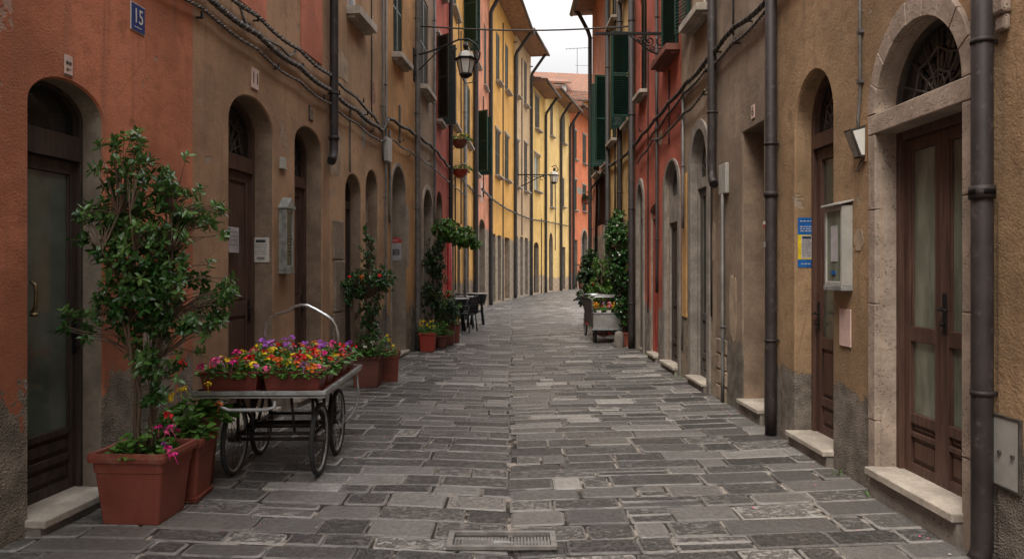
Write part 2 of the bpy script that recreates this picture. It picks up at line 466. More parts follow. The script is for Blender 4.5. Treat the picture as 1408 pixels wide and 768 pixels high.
        for z in collars:
            b.tube([(x, y, z), (x, y, z+.05)], r+.012, 12)
        zz = z0+.9
        while zz < z1-.5:
            b.tube([(x, y, zz), (x, y, zz+.025)], r+.007, 10); b.box(x-.012, x+.012, y, .0, zz, zz+.02); zz += 1.9
        return b.build('drainpipe', mat, s.root)

def fan_grille(b, x0, x1, zb, zs, rise, y):
    """iron web in a fanlight"""
    c = (x0+x1)/2; a = (x1-x0)/2-.05; h = zs+rise-zb-.05
    for k in range(1, 8):
        q = pi*k/8
        b.tube([(c, y, zb+.02), (c+a*.97*cos(q), y, zb+h*.97*sin(q))], .008, 5)
    for f in (.38, .7):
        pts = []
        for k in range(0, 33):
            q = pi*k/32; w = f*(1-.12*abs(sin(4*q))); pts.append((c+a*w*cos(q), y, zb+.02+h*w*sin(q)))
        b.tube(pts, .009, 5)
    b.tube([(c+.07*cos(2*pi*k/12), y, zb+h*.18+.07*sin(2*pi*k/12)) for k in range(12)], .008, 5, closed=True)

def leaf_(root, x0, x1, z0, z1, y, panels, mat, glass, handle=None, stile=.085, name='door', hz=1.05):
    """door leaf: panels = [(z bottom, z top, 'g' or 'w')] fractions of height"""
    b = MB(); H = z1-z0; t = .05
    b.box(x0, x0+stile, y, y+t, z0, z1); b.box(x1-stile, x1, y, y+t, z0, z1)
    ps = [(z0+a*H, z0+c*H, k) for a, c, k in panels]; last = z0
    for a, c, k in ps:
        b.box(x0+stile, x1-stile, y+.002, y+t-.002, last, a); last = c
        if k == 'w':
            b.box(x0+stile, x1-stile, y+.024, y+t-.004, a, c)
            b.box(x0+stile+.035, x1-stile-.035, y+.012, y+.03, a+.035, c-.035)
        else:
            for (xa, xb, za, zb) in ((x0+stile, x0+stile+.015, a, c), (x1-stile-.015, x1-stile, a, c)):
                b.box(xa, xb, y+.012, y+t, za, zb)
    b.box(x0+stile, x1-stile, y+.002, y+t-.002, last, z1)
    o = b.build(name, mat, root, .004)
    g = MB(); any_g = False
    for a, c, k in ps:
        if k == 'g': g.box(x0+stile+.001, x1-stile-.001, y+.026, y+.034, a+.001, c-.001); any_g = True
    if any_g: g.build('glass', glass, o)
    if handle:
        hx = x0+stile*.5 if handle < 0 else x1-stile*.5; h = MB()
        h.box(hx-.02, hx+.02, y-.006, y, z0+hz-.13, z0+hz+.13)
        h.tube([(hx, y-.005, z0+hz+.03), (hx, y-.055, z0+hz+.03), (hx-.05*handle, y-.065, z0+hz+.03), (hx-.12*handle, y-.06, z0+hz+.025)], .01, 8)
        h.lathe([(.014, 0), (.014, .02)], (hx, y-.02, z0+hz-.08), 8)
        h.build('handle', 'iron', o, .002)
    return o

def door(fa, h, mat='door_brown', glass='glass_dark', zt=None, beam=.12, style='panel', frame=.05, grille=True, leaves=1, handle=1, yoff=0, beam_mat=None, stile=.085):
    x0, x1, z0, zs, r, d = h; y = d-.02+yoff; top = zt if zt else zs
    f = MB()
    if zt is None and r <= 0:
        f.ring([(x0, z0), (x0, zs), (x1, zs), (x1, z0)], [(x0+frame, z0), (x0+frame, zs-frame), (x1-frame, zs-frame), (x1-frame, z0)], y-.03, y+.05)
        top = zs-frame
    else:
        a = arch(x0, x1, z0, zs, r); c = inset(x0, x1, z0, zs, r, frame)
        f.ring(a[1:]+[a[0]], c[1:]+[c[0]], y-.03, y+.05)
        f.box(x0+frame, x1-frame, y-.04, y+.05, top, top+beam)
    f.build('door_frame', beam_mat or mat, fa.root, .004)
    if r > 0 or zt:
        p = MB(); c = arch(x0+frame-.004, x1-frame+.004, top+beam-.002, max(zs, top+beam+.01), r-frame+.004 if r > 0 else 0); p.prism(c, y+.025, y+.035)
        fp = p.build('fanlight', 'glass_dark', fa.root)
        if grille:
            g = MB(); fan_grille(g, x0+frame, x1-frame, top+beam, zs, r-frame, y+.01); g.build('grille', 'iron_grey', fp)
    P = {'panel': [(.03, .13, 'w'), (.17, .40, 'w'), (.46, .96, 'w')], 'glass': [(.03, .09, 'w'), (.11, .17, 'w'), (.19, .96, 'g')],
         'half': [(.03, .1, 'w'), (.13, .3, 'w'), (.34, .96, 'g')], 'portal': [(.03, .11, 'w'), (.13, .155, 'w'), (.18, .40, 'g'), (.445, .965, 'g')],
         'plain': [(.04, .46, 'w'), (.5, .96, 'w')]}[style]
    w = (x1-x0-2*frame)/leaves
    for i in range(leaves):
        leaf_(fa.root, x0+frame+i*w+.002, x0+frame+(i+1)*w-.002, z0+.006, top-.003, y, P, mat, glass, handle if i == leaves-1 else None, stile)

SH = {}
def shutter(fa, hx, z0, w, h, ang, mat='shutter_green', y=-.03, flip=1):
    key = (round(w, 2), round(h, 2), mat, flip)
    if key not in SH:
        b = MB(); s = .05; t = .035; W_ = w*flip
        xs = sorted((0, W_)); a, c = xs
        b.box(a, a+s, 0, t, 0, h); b.box(c-s, c, 0, t, 0, h)
        for z in (0, h*.5-s/2, h-s): b.box(a+s, c-s, .001, t-.001, z, z+s)
        n = int(h/.05); 
        for i in range(n):
            z = s+(h-2*s)*(i+.5)/n
            if abs(z-h*.5) < .04: continue
            R_ = Matrix.Translation((0, t/2, z)) @ Matrix.Rotation(radians(-50), 4, 'X')
            b.box(a+s, c-s, -.034, .034, -.004, .004, 0, R_)
        o = b.build('shutter', mat, fa.root); SH[key] = o.data
    else:
        o = link('shutter', SH[key], fa.root)
    o.location = (hx, y, z0); o.rotation_euler = (0, 0, ang); return o

def window(fa, x0, x1, z0, z1, shut='closed', mat='shutter_dark', glass='glass_dark', sill=.14, frame='white_paint', lintel=False, d=.14, thick=.07, open_l=100, open_r=100, hook=True, trim=None):
    fa.hole(x0, x1, z0, z1, 0, d, 0)
    b = MB(); t = .05; y = d-.02; xm = (x0+x1)/2
    b.ring([(x0, z0), (x1, z0), (x1, z1), (x0, z1)], [(x0+t, z0+t), (x1-t, z0+t), (x1-t, z1-t), (x0+t, z1-t)], y, y+.05, 0, True)
    b.box(xm-.03, xm+.03, y+.004, y+.046, z0+t, z1-t)
    w = b.build('window', frame, fa.root)
    g = MB(); g.box(x0+t-.004, xm-.026, y+.022, y+.03, z0+t-.004, z1-t+.004); g.box(xm+.026, x1-t+.004, y+.022, y+.03, z0+t-.004, z1-t+.004); g.build('pane', glass, w)
    s = MB(); s.box(x0-.1, x1+.1, -sill, d-.02, z0-thick, z0-.003); s.box(x0-.06, x1+.06, -sill*.6, .0, z0-thick-.04, z0-thick-.001)
    s.build('sill', 'sill_stone' if trim is None else trim, w, .006)
    if lintel:
        l = MB(); l.box(x0-.12, x1+.12, -.07, .0, z1+.05, z1+.13); l.box(x0-.08, x1+.08, -.035, 0, z1+.003, z1+.049); l.build('lintel', 'sill_stone', w, .006)
    hw = (x1-x0)/2-.004
    if shut == 'closed':
        shutter(fa, x0+.003, z0+.01, hw, z1-z0-.02, 0, mat, .02); shutter(fa, x1-.003, z0+.01, hw, z1-z0-.02, 0, mat, .02, -1)
    elif shut == 'open':
        shutter(fa, x0+.003, z0+.01, hw, z1-z0-.02, -radians(open_l), mat, -.02)
        shutter(fa, x1-.003, z0+.01, hw, z1-z0-.02, radians(open_r), mat, -.02, -1)
    return w

def step(fa, x0, x1, z1, out=.12, depth=.2, slab=.05, mat='sill_stone', base='grey_stone'):
    z1 += .012
    b = MB(); b.box(x0, x1, -out, depth, z1-slab, z1); o = b.build('doorstep', mat, fa.root, .008)
    if z1-slab > .02:
        c = MB(); c.box(x0+.01, x1-.01, -out+.035, .0, -.12, z1-slab-.002); c.build('step_base', base, fa.root)
    return o

def surround(fa, h, w=.1, proud=.03, mat='portal_stone', wt=None):
    x0, x1, z0, zs, r, d = h; wt = wt or w
    a = arch(x0-w, x1+w, -.05, zs, r+wt if r > 0 else 0); c = arch(x0+.002, x1-.002, -.05, zs, r-.002)
    if r <= 0: a = [(x0-w, -.05), (x1+w, -.05), (x1+w, zs+wt), (x0-w, zs+wt)]
    b = MB(); b.ring(a[1:]+[a[0]], c[1:]+[c[0]], -proud, .03); b.build('stone_surround', mat, fa.root, .006)

# left side plan
def X1(Y): return -3.33+.094*Y
def X2(Y): return -1.9+.0378*(Y-14.8)
def L1(u): k = (704-u)/1000; Y = 3.33/(k+.094); return (X1(Y), Y)
def L2(u): k = (704-u)/1000; Y = 2.459/(k+.0378); return (X2(Y), Y)
def XR(Y): return 2.667-.0113*Y
def R1(u): k = (u-704)/1000; Y = 2.667/(k+.0113); return (XR(Y), Y)

# ---- A: terracotta house, nearest on the left
fA = Facade('terracotta_house', 'terracotta plastered house with glazed arched door and blue number plate, nearest on the left', (X1(-5), -5), L1(265), 10.5, 'pl_terracotta')
hA = fA.hole(fA.s(40), fA.s(142), .09, 2.62, .2, .2, 1)
plaster('pl_terracotta', (.46, .165, .09), (.23, .19, .15), .85, .12, 1.2, 1.6, edge_amp=.4)
door(fA, hA, 'door_dark', 'glass_green', zt=2.34, beam=.17, style='glass', grille=False, handle=1, frame=.028, stile=.05)
step(fA, fA.s(34), fA.s(137), .085, .13, .2)
for x in (3.2, 6.0, 8.3): window(fA, x, x+.95, 5.4, 7.0, 'closed', 'shutter_green')
fA.wall(['pl_terracotta', 'jamb_plaster']); fA.roof(.7)

hb = MB(); hx = fA.s(74); hb.tube([(hx, .155, 1.32), (hx, .125, 1.36), (hx, .12, 1.46), (hx, .125, 1.5), (hx, .155, 1.52)], .011, 8); hb.lathe([(.02, 0), (.028, .012), (.02, .024)], (hx, .135, 1.30), 10)
hb.build('pull_handle', simple('brass', (.22, .16, .09), .35, .8, .2, 30), fA.root)
# ---- B: brown house with two arches
fB = Facade('brown_house', 'brown plastered house with two arched doors and salmon paint above the cables', L1(265), L1(453), 10.8, 'pl_brown')
hB1 = fB.hole(fB.s(315), fB.s(376), .1, 3.02, .32, .26, 1); hB2 = fB.hole(fB.s(405.6), fB.s(443), .1, 3.08, .25, .26, 1)
plaster('pl_brown', (.37, .225, .135), (.2, .165, .135), .35, .15)
door(fB, hB1, 'door_brown', 'glass_dark', zt=2.62, beam=.16, style='panel', handle=1)
door(fB, hB2, 'door_brown', 'glass_dark', zt=2.62, beam=.14, style='panel', handle=1)
step(fB, fB.s(312), fB.s(378), .095, .08); step(fB, fB.s(403), fB.s(445), .095, .08)
for xa, xb in ((fB.s(325), fB.s(365)), (fB.s(413), fB.s(442))):
    b = MB(); b.box(xa, xb, -.014, .01, 4.22, 10.6); b.build('painted_panel', plaster('pl_salmon', (.62, .22, .14), h=-3, worn=.12), fB.root)
for u in (365,): window(fB, fB.s(u)+.28, fB.s(u)+1.05, 5.5, 7.1, 'closed', 'shutter_green')
fB.pipe(460, 'pipe_brown', .058, fB.z(458, 222)-.05, None, .7, 'bend', (3.3,), x=fB.L-.06)
fB.wall(['pl_brown', 'jamb_brown']); fB.roof(.7)

# ---- C: weathered tan house
fC = Facade('weathered_tan_house', 'weathered tan house with two narrow arches and a rough stone pier', L1(453), L1(530), 10.2, 'pl_tan')
hC1 = fC.hole(fC.s(475), fC.s(497), .08, 2.7, .29, .22, 1); hC2 = fC.hole(fC.s(503), fC.s(520), .08, 2.85, .33, .22, 1)
plaster('pl_tan', (.44, .28, .165), (.2, .16, .125), .9, .35, 1.3)
door(fC, hC1, 'door_dark', zt=2.5, style='panel', grille=False); door(fC, hC2, 'door_dark', zt=2.35, beam=.17, style='panel', beam_mat='jamb_plaster', grille=False)
window(fC, fC.s(479), fC.s(499), 5.35, 6.9, None, glass='glass_sky', sill=.2, thick=.12)
b = MB(); zz = -.1
for i, hh in enumerate((.62, .5, .71, .55)):
    b.box(fC.s(457)+.01*i % .03, fC.s(471)-.012*(i % 2), -.03-.006*(i % 3), .02, zz, zz+hh-.012); zz += hh
b.build('stone_pier', 'rough_stone', fC.root, .015)
fC.pipe(527, 'pipe_grey', .022, 0, 9.9); fC.pipe(523, 'pipe_grey', .018, 3.4, 9.9)
b = MB(); b.box(fC.s(525.5), fC.s(531)+.02, -.1, -.001, 3.42, 3.82); b.build('meter_box', 'box_paint', fC.root, .008)
fC.wall(['pl_tan', 'jamb_brown']); fC.roof(.65)

# ---- D: ochre house
fD = Facade('ochre_house', 'ochre house with a moulded arch and dark green shuttered window beside a grey pipe', L1(530), L1(573), 10.6, 'pl_ochre')
hD = fD.hole(fD.s(537.5), fD.s(556), .06, 3.0, .47, .32, 1)
plaster('pl_ochre', (.47, .265, .115), (.2, .165, .13), .85, .2)
door(fD, hD, 'door_dark', zt=2.75, style='half'); surround(fD, hD, .07, .025, 'jamb_plaster')
window(fD, fD.s(541), fD.s(554), 5.45, 7.2, 'closed', 'shutter_green', sill=.18, thick=.1)
fD.pipe(569, 'pipe_grey', .055, 0, None, .65)
step(fD, fD.s(536), fD.s(558), .06, .08)
fD.wall(['pl_ochre', 'jamb_plaster']); fD.roof(.65)

# ---- D2 grey-brown
fD2 = Facade('grey_brown_house', 'narrow grey-brown house with pale arch behind the climbing plant', L1(573), L2(597), 11, 'pl_gb')
hE = fD2.hole(fD2.s(580.5), fD2.s(593.5), .06, 2.85, .5, .25, 1)
plaster('pl_gb', (.32, .23, .16), (.2, .17, .14), .9, .3)
door(fD2, hE, 'door_dark', zt=2.6, style='panel'); surround(fD2, hE, .1, .03, 'portal_stone')
window(fD2, fD2.s(578), fD2.s(589), 5.45, 7.4, 'closed', 'shutter_dark', sill=.17, thick=.1)
fD2.pipe(594.5, 'pipe_grey', .03, 2.6)
fD2.wall(['pl_gb', 'jamb_plaster']); fD2.roof(.65)
# ---- E red
fE = Facade('dark_red_house', 'dark red house with open black shutters left of the near street lamp', L2(597), L2(617), 11.6, 'pl_red')
hE2 = fE.hole(fE.s(600), fE.s(608.5), .06, 3.1, .4, .22, 1)
plaster('pl_red', (.45, .10, .065), (.2, .15, .12), .6, .2)
door(fE, hE2, 'door_grey', zt=2.8, style='panel', grille=False)
window(fE, fE.s(601), fE.s(601)+.72, 5.2, 7.2, 'open', 'shutter_dark', open_l=130, open_r=88, lintel=True)
window(fE, fE.s(602), fE.s(609.5), 8.5, 10.2, 'closed', 'shutter_dark')
fE.pipe(615.5, 'pipe_brown', .06, 2.6, None, .65, 'bend')
fE.pipe(613, 'pipe_red', .07, 0, 2.6)
fE.wall(['pl_red', 'jamb_plaster']); fE.roof(.65)
# ---- F yellow-ochre
fF = Facade('golden_ochre_house', 'golden ochre house with green louvred shutters behind the near street lamp', L2(617), L2(652), 13, 'pl_gold')
plaster('pl_gold', (.66, .36, .105), (.26, .2, .15), 1.2, .2)
for (ua, ub, za, zb) in ((621, 628, 5.75, 7.5), (641, 646.5, 5.9, 7.9), (621, 628, 9.0, 10.9), ):
    window(fF, fF.s(ua), fF.s(ub), za, zb, 'closed', 'shutter_green', sill=.15)
window(fF, fF.s(637), fF.s(637)+.95, 8.9, 11.4, 'open', 'shutter_green', open_l=115, open_r=80)
for (ua, ub, zt, m) in ((620.5, 624.5, 3.0, 'door_dark'), (629, 633, 3.0, 'door_dark'), (640, 645, 3.1, 'door_dark')):
    h = fF.hole(fF.s(ua), fF.s(ub), .06, zt, 0, .25, 1); door(fF, h, m, style='plain', handle=None)
fF.pipe(636, 'pipe_grey', .06, .0, 8.6); fF.pipe(649.5, 'pipe_dark', .1, 0, None, .7)
fF.wall(['pl_gold', 'jamb_plaster']); fF.roof(.7)
# ---- G salmon
fG = Facade('salmon_house', 'salmon house with a pair of dark green shutters standing open above the cafe tables', L2(652), (-1.02, 33), 14, 'pl_salm')
plaster('pl_salm', (.6, .25, .145), (.27, .21, .16), 3.3, .2)
window(fG, fG.s(653), fG.s(653)+1.15, 5.3, 7.6, 'open', 'shutter_green', open_l=122, open_r=74)
window(fG, fG.s(655), fG.s(655)+.9, 9.6, 12.2, 'closed', 'shutter_dark')
window(fG, fG.s(665.5), fG.s(669), 9.4, 12, 'closed', 'shutter_dark')
hG = fG.hole(fG.s(659), fG.s(667), .06, 3.3, .35, .3, 1); door(fG, hG, 'door_dark', zt=3.0, style='panel', grille=False)
fG.pipe(671.5, 'pipe_dark', .09, 0, None, .7)
fG.wall(['pl_salm', 'jamb_plaster']); fG.roof(.7)
# ---- far houses
PH, PI_, PJ, PK, PL = (-1.02, 33), (.16, 41), (1.19, 45.7), (2.3, 50.2), (4.6, 58)
fH = Facade('amber_house', 'amber yellow house with four tall dark windows between two drainpipes', PH, PI_, 14.7, 'pl_amber')
plaster('pl_amber', (.66, .35, .09), (.3, .235, .17), 3.2, .15, mott=.45)
for (ua, ub, va, vb, lin) in ((681, 687.5, 240, 177, 1), (694, 699.5, 246, 184, 1), (682, 687, 110, 42, 0), (694.5, 699, 123, 58, 0)):
    window(fH, fH.s(ua), fH.s(ub), fH.z(ua, va), fH.z(ua, vb), 'closed', 'shutter_dark', sill=.25, lintel=bool(lin))
for (ua, ub, m) in ((677, 681.5, 'door_dark'), (684.5, 689, 'door_dark'), (694, 701, 'door_ochre')):
    h = fH.hole(fH.s(ua), fH.s(ub), .06, 3.25, 0, .3, 1); door(fH, h, m, style='plain', handle=None)
fH.pipe(706, 'pipe_dark', .09, 0, None, 1.0); fH.wall(['pl_amber', 'jamb_plaster']); fH.roof(1.05)
fI = Facade('beige_house', 'beige house with grey shutters and three narrow doors beneath the wide eaves', PI_, PJ, 14.9, 'pl_beige')
plaster('pl_beige', (.56, .385, .225), (.3, .245, .19), 3.4, .2, mott=.45)
for (ua, ub, va, vb, lin) in ((709.5, 713.5, 256, 192, 1), (720.5, 725, 262, 196, 1), (709.5, 713, 131, 67, 0), (720.5, 724.5, 143, 82, 0)):
    window(fI, fI.s(ua), fI.s(ub), fI.z(ua, va), fI.z(ua, vb), 'closed', 'shutter_grey', sill=.25, lintel=bool(lin))
for (ua, ub) in ((709, 712), (715.5, 719), (722, 726)):
    h = fI.hole(fI.s(ua), fI.s(ub), .06, 3.5, 0, .3, 1); door(fI, h, 'door_dark', style='plain', handle=None)
fI.pipe(728.5, 'pipe_dark', .09, 0, None, 1.0); fI.wall(['pl_beige', 'jamb_plaster']); fI.roof(1.1)
fJ = Facade('lemon_house', 'narrow yellow house with framed windows just beyond the beige house', PJ, PK, 13.3, 'pl_lemon')
plaster('pl_lemon', (.78, .5, .165), (.42, .31, .2), 1.2, .15, mott=.45)
window(fJ, fJ.s(735.5), fJ.s(742), fJ.z(737, 177), fJ.z(737, 130), 'closed', 'shutter_grey', sill=.25, lintel=True)
window(fJ, fJ.s(734.5), fJ.s(742.5), fJ.z(737, 262), fJ.z(737, 212), None, sill=.25, lintel=True, glass='glass_frost')
hJ = fJ.hole(fJ.s(734), fJ.s(741), .06, 3.0, .35, .3, 1); door(fJ, hJ, 'door_dark', style='panel', zt=2.9, grille=False, handle=None)
fJ.pipe(748.5, 'pipe_dark', .09, 0, None, .9); fJ.wall(['pl_lemon', 'jamb_plaster']); fJ.roof(1.0)
fK = Facade('pale_yellow_house', 'pale yellow house with pointed arch door at the bend behind the far lamp', PK, PL, 14.0, 'pl_pale')
plaster('pl_pale', (.82, .56, .22), (.45, .33, .22), 1.0, .15, mott=.45)
for (ua, ub, va, vb) in ((756.5, 760.5, 186, 142), (773, 777, 196, 155), (756.5, 760.5, 284, 238), (773, 776, 284, 244)):
    window(fK, fK.s(ua), fK.s(ub), fK.z(ua, va), fK.z(ua, vb), 'closed', 'shutter_grey', sill=.25)
hK = fK.hole(fK.s(755), fK.s(760.4), .06, 3.3, .9, .3, 1); door(fK, hK, 'door_dark', style='panel', zt=3.1, grille=False, handle=None)
hK2 = fK.hole(fK.s(773), fK.s(777.5), .06, 3.3, 0, .3, 1); door(fK, hK2, 'door_grey', style='panel', handle=None)
fK.pipe(769.5, 'pipe_dark', .1, 0, None, .9); fK.pipe(782, 'pipe_dark', .1, 0, None, .9); fK.wall(['pl_pale', 'jamb_plaster']); fK.roof(1.0)
fL = Facade('orange_red_house', 'orange-red house closing the view at the end of the street', PL, (9.6, 71.5), 14.6, 'pl_orange')
plaster('pl_orange', (.66, .2, .09), (.45, .3, .22), 1.2, .2, mott=.45)
for (ua, ub, va, vb) in ((788.5, 793, 218, 178), (801, 806, 224, 184), (788.5, 793, 288, 246), (801, 806, 290, 254)):
    window(fL, fL.s(ua), fL.s(ub), fL.z(ua, va), fL.z(ua, vb), 'closed', 'shutter_dark', sill=.25, lintel=True)
hL = fL.hole(fL.s(788), fL.s(794), .06, 4.0, 0, .3, 1); door(fL, hL, 'door_grey', style='panel', handle=None)
hL2 = fL.hole(fL.s(799.5), fL.s(807), .06, 4.0, .9, .3, 1); door(fL, hL2, 'door_grey', style='panel', zt=3.6, grille=False, handle=None)
surround(fL, hL2, .2, .05, 'portal_stone')
fL.pipe(786.8, 'pipe_dark', .1, 0, None, .9); fL.wall(['pl_orange', 'jamb_plaster']); fL.roof(1.0)

# hill-top house over the roofs
fM = Facade('hilltop_house', 'yellow house with weathered tiled roofs and white dormer rising over the far roofs', (2.6, 86), (15, 88), 21.5, 'pl_back', 7)
plaster('pl_back', (.7, .38, .13), h=-3)
fM.wall(['pl_back', 'jamb_plaster']); fM.roof(.8, 5.2)
b = MB(); b.box(1.6, 4.2, 1.2, 4.5, 21.0, 23.9); b.build('dormer', 'white_paint', fM.root)
b = MB(); b.box(2.0, 3.6, 1.14, 1.2, 22.3, 23.4); b.build('window', 'glass_dark', fM.root)
b = MB(); b.add([(1.1, .8, 23.9), (4.7, .8, 23.9), (4.7, 5.2, 25.3), (1.1, 5.2, 25.3), (1.1, .8, 24.15), (4.7, .8, 24.15), (4.7, 5.2, 25.6), (1.1, 5.2, 25.6)],
                [(0, 3, 2, 1), (4, 5, 6, 7), (0, 1, 5, 4), (1, 2, 6, 5), (2, 3, 7, 6), (3, 0, 4, 7)]); b.build('dormer_roof', 'roof_tile', fM.root)
fN = Facade('ridge_house', 'long grey-tiled roof along the skyline behind the antenna', (0, 99), (22, 101), 25.6, 'pl_back2', 6)
plaster('pl_back2', (.5, .36, .22), h=-3); fN.wall(['pl_back2', 'jamb_plaster'])
simple('old_tile', (.24, .22, .2), .9, 0, .4, 2.5, dirt=(.25, .2, .16)); fN.roof(.6, 4.2, mat='old_tile', gut=False)
t = thing('roof_antenna', 'thin television antenna standing on the far tiled roof', 'antenna', (9.1, 101.5, 28.0))
b = MB(); b.tube([(0, 0, -.6), (0, 0, 4.4)], .04, 5); b.build('mast', 'iron_grey', t)
b = MB(); b.tube([(-1.6, 0, 4.3), (1.9, 0, 4.5)], .032, 5)
for i in range(7): b.tube([(-1.5+i*.5, -.5, 4.32+i*.02), (-1.5+i*.5, .5, 4.32+i*.02)], .018, 4)
b.tube([(-.3, 0, 2.0), (1.6, 0, 2.0)], .025, 5); b.build('crossbar', 'iron_grey', t)

# ---- right side
P = R1(1068)
fRa = Facade('sandy_brown_house', 'sandy brown house with stone-framed portal, nearest on the right', P, (XR(-5), -5), 9.8, 'pl_sandy')
plaster('pl_sandy', (.325, .215, .122), (.17, .145, .12), .66, .12, 1.0, .9, edge_amp=.1)
hP = fRa.hole(fRa.s(1209), fRa.s(1329), .19, 2.70, .5, .17, 1)
hQ = fRa.hole(fRa.s(1093), fRa.s(1145), .12, 2.88, .43, .2, 0)
x0, x1 = hP[0], hP[1]
b = MB(); b.box(x0-.1, x1+.1, -.034, .14, 2.56, 2.70); b.build('lintel', 'portal_stone', fRa.root, .008)
# portal: door below the lintel, fanlight above
b = MB(); y = .15
b.ring([(x0, .19), (x0, 2.56), (x1, 2.56), (x1, .19)], [(x0+.05, .19), (x0+.05, 2.5), (x1-.05, 2.5), (x1-.05, .19)], y-.03, y+.05)
b.build('door_frame', 'door_brown', fRa.root, .004)
xm = (x0+x1)/2
PP = [(.03, .11, 'w'), (.125, .15, 'w'), (.18, .395, 'g'), (.44, .965, 'g')]
leaf_(fRa.root, x0+.052, xm-.002, .195, 2.497, y, PP, 'door_brown', 'glass_frost', None, .07)
leaf_(fRa.root, xm+.002, x1-.052, .195, 2.497, y, PP, 'door_brown', 'glass_frost', -1, .07, hz=1.12)
p = MB(); p.prism(arch(x0-.0, x1+.0, 2.70, 2.71, .49), y+.0, y+.01); fp = p.build('fanlight', 'glass_dark', fRa.root)
g = MB(); fan_grille(g, x0+.0, x1-.0, 2.70, 2.70, .5, y-.02); g.ring(arch(x0, x1, 2.7, 2.71, .49)[1:], arch(x0+.03, x1-.03, 2.7, 2.71, .46)[1:], y-.035, y-.001)
g.build('grille', 'iron_grey', fp)
a = arch(x0-.1, x1+.1, 2.703, 2.703, .66, 72)[2:]; c = arch(x0+.002, x1-.002, 2.703, 2.703, .498, 72)[2:]
b = MB()
for k in range(9): b.ring(a[k*8:k*8+9 if k == 8 else k*8+9], c[k*8:k*8+9], -.03-.003*(k % 3), .03)
def shrink(b):      # open a hair joint between the voussoirs
    n = len(b.v)//9
    for k in range(9):
        g = b.v[k*n:(k+1)*n]; m = [sum(p[i] for p in g)/n for i in range(3)]
        for j in range(n): p = g[j]; b.v[k*n+j] = (m[0]+(p[0]-m[0])*.975, p[1], m[2]+(p[2]-m[2])*.975)
shrink(b); b.build('arch_surround', 'portal_stone', fRa.root, .004)
for xa, xb in ((x0-.1, x0-.002), (x1+.002, x1+.1)):
    b = MB()
    for k, (za, zc) in enumerate(((-.1, .52), (.526, 1.35), (1.356, 2.02), (2.026, 2.556))): b.box(xa+.001*k, xb, -.03-.002*(k % 2), .03, za, zc)
    b.box(xa+.004, xb-.004, -.02, .02, 0, 2.55); b.build('jamb', 'portal_stone', fRa.root, .006)
step(fRa, x0-.02, x1+.02, .188, .1, .22, .055)
door(fRa, hQ, 'door_brown', 'glass_green', zt=2.68, beam=.13, style='half', handle=-1)
step(fRa, hQ[0]-.01, hQ[1]+.02, .118, .09, .2, .045)
fRa.pipe(1350, 'pipe_brown', .053, .02, None, None, 'out', (1.98, 2.0), x=fRa.s(1370))
fRa.pipe(1076, 'pipe_brown', .055, 0, None, None, None, (2.3,), x=.06)
for x in (1.0, 4.2, 6.6): window(fRa, x, x+.95, 5.2, 6.8, 'closed', 'shutter_green')
# conduit and plates belonging to the wall
xc = fRa.s(1183)
b = MB(); b.tube([(xc+.015, -.02, 2.62), (xc+.0, -.02, 2.72), (xc+.035, -.02, 2.9), (xc+.035, -.02, 5.2)], .012, 8)
for z in (2.98, 3.35, 3.9, 4.5): b.box(xc+.01, xc+.06, -.035, 0, z, z+.025)
b.build('conduit', 'pipe_grey', fRa.root)
b = MB(); b.box(fRa.s(1156), fRa.s(1171), -.012, .0, 1.0, 1.29); b.build('blanking_plate', 'sign_pale', fRa.root, .003)
b = MB(); b.box(fRa.s(1372), fRa.s(1409), -.028, .0, .45, .82); cv = b.build('access_cover', 'box_paint', fRa.root, .004)
b = MB(); xa = fRa.s(1372); b.box(xa+.05, xa+.07, -.04, -.026, .62, .64); b.box(xa+.15, xa+.17, -.04, -.026, .62, .64)
b.ring([(xa-.008, .442), (xa-.008, .828), (fRa.s(1409)+.008, .828), (fRa.s(1409)+.008, .442)], [(xa+.006, .456), (xa+.006, .814), (fRa.s(1409)-.006, .814), (fRa.s(1409)-.006, .456)], -.032, .0, 0, True)
b.build('lock', 'iron_grey', cv, .003)
b = MB(); xs = fRa.s(1376)
b.prism([(xs, -.1), (xs+3, -.1), (xs+3, 2.27), (xs+.32, 2.26), (xs+.16, 2.235), (xs+.06, 2.15), (xs+.02, 2.03), (xs, 2.0)], -.016, .01)
b.build('plaster_layer', 'pl_sandy', fRa.root, .005)
b = MB(); b.box(fRa.s(1374), fRa.s(1393), -.05, .0, 2.95, 4.4); b.box(fRa.s(1375), fRa.s(1391), -.035, 0, 2.86, 2.95); b.build('stone_pilaster', 'portal_stone', fRa.root, .02)
fRa.wall(['pl_sandy', 'portal_stone']); fRa.roof(.6)

fRb = Facade('grey_plaster_house', 'grey-brown plastered house with a tall blind recess between two brown pipes', R1(985), R1(1068), 9.6, 'pl_grey')
plaster('pl_grey', (.27, .205, .15), (.15, .13, .105), .75, .3)
hR = fRb.hole(fRb.s(1021), fRb.s(1050), .15, 3.12, 0, .3, 1)
door(fRb, hR, 'door_grey', style='plain', handle=None); step(fRb, hR[0]-.01, hR[1]+.01, .148, .07, .28, .045)
fRb.pipe(989, 'pipe_brown', .055, fRb.z(989, 255), None, None, 'bend2', (), x=.08)
fRb.pipe(999, 'pipe_grey', .02, 0, 2.5, x=fRb.s(998.5))
b = MB(); b.box(fRb.s(993.5), fRb.s(1003), -.05, -.001, 2.5, 2.86); b.build('meter_box', 'box_paint', fRb.root, .01)
b = MB()
for j in range(4):
    for i in range(2):
        b.box(.0+i*.22+(j % 2)*.03+.02, .2+i*.22+(j % 2)*.03, -.018-.01*random.random(), .02, .0+j*.19, .178+j*.19)
b.build('exposed_stones', 'rough_stone', fRb.root, .015)
window(fRb, fRb.s(1012), fRb.s(1040), 5.2, 6.8, 'closed', 'shutter_green')
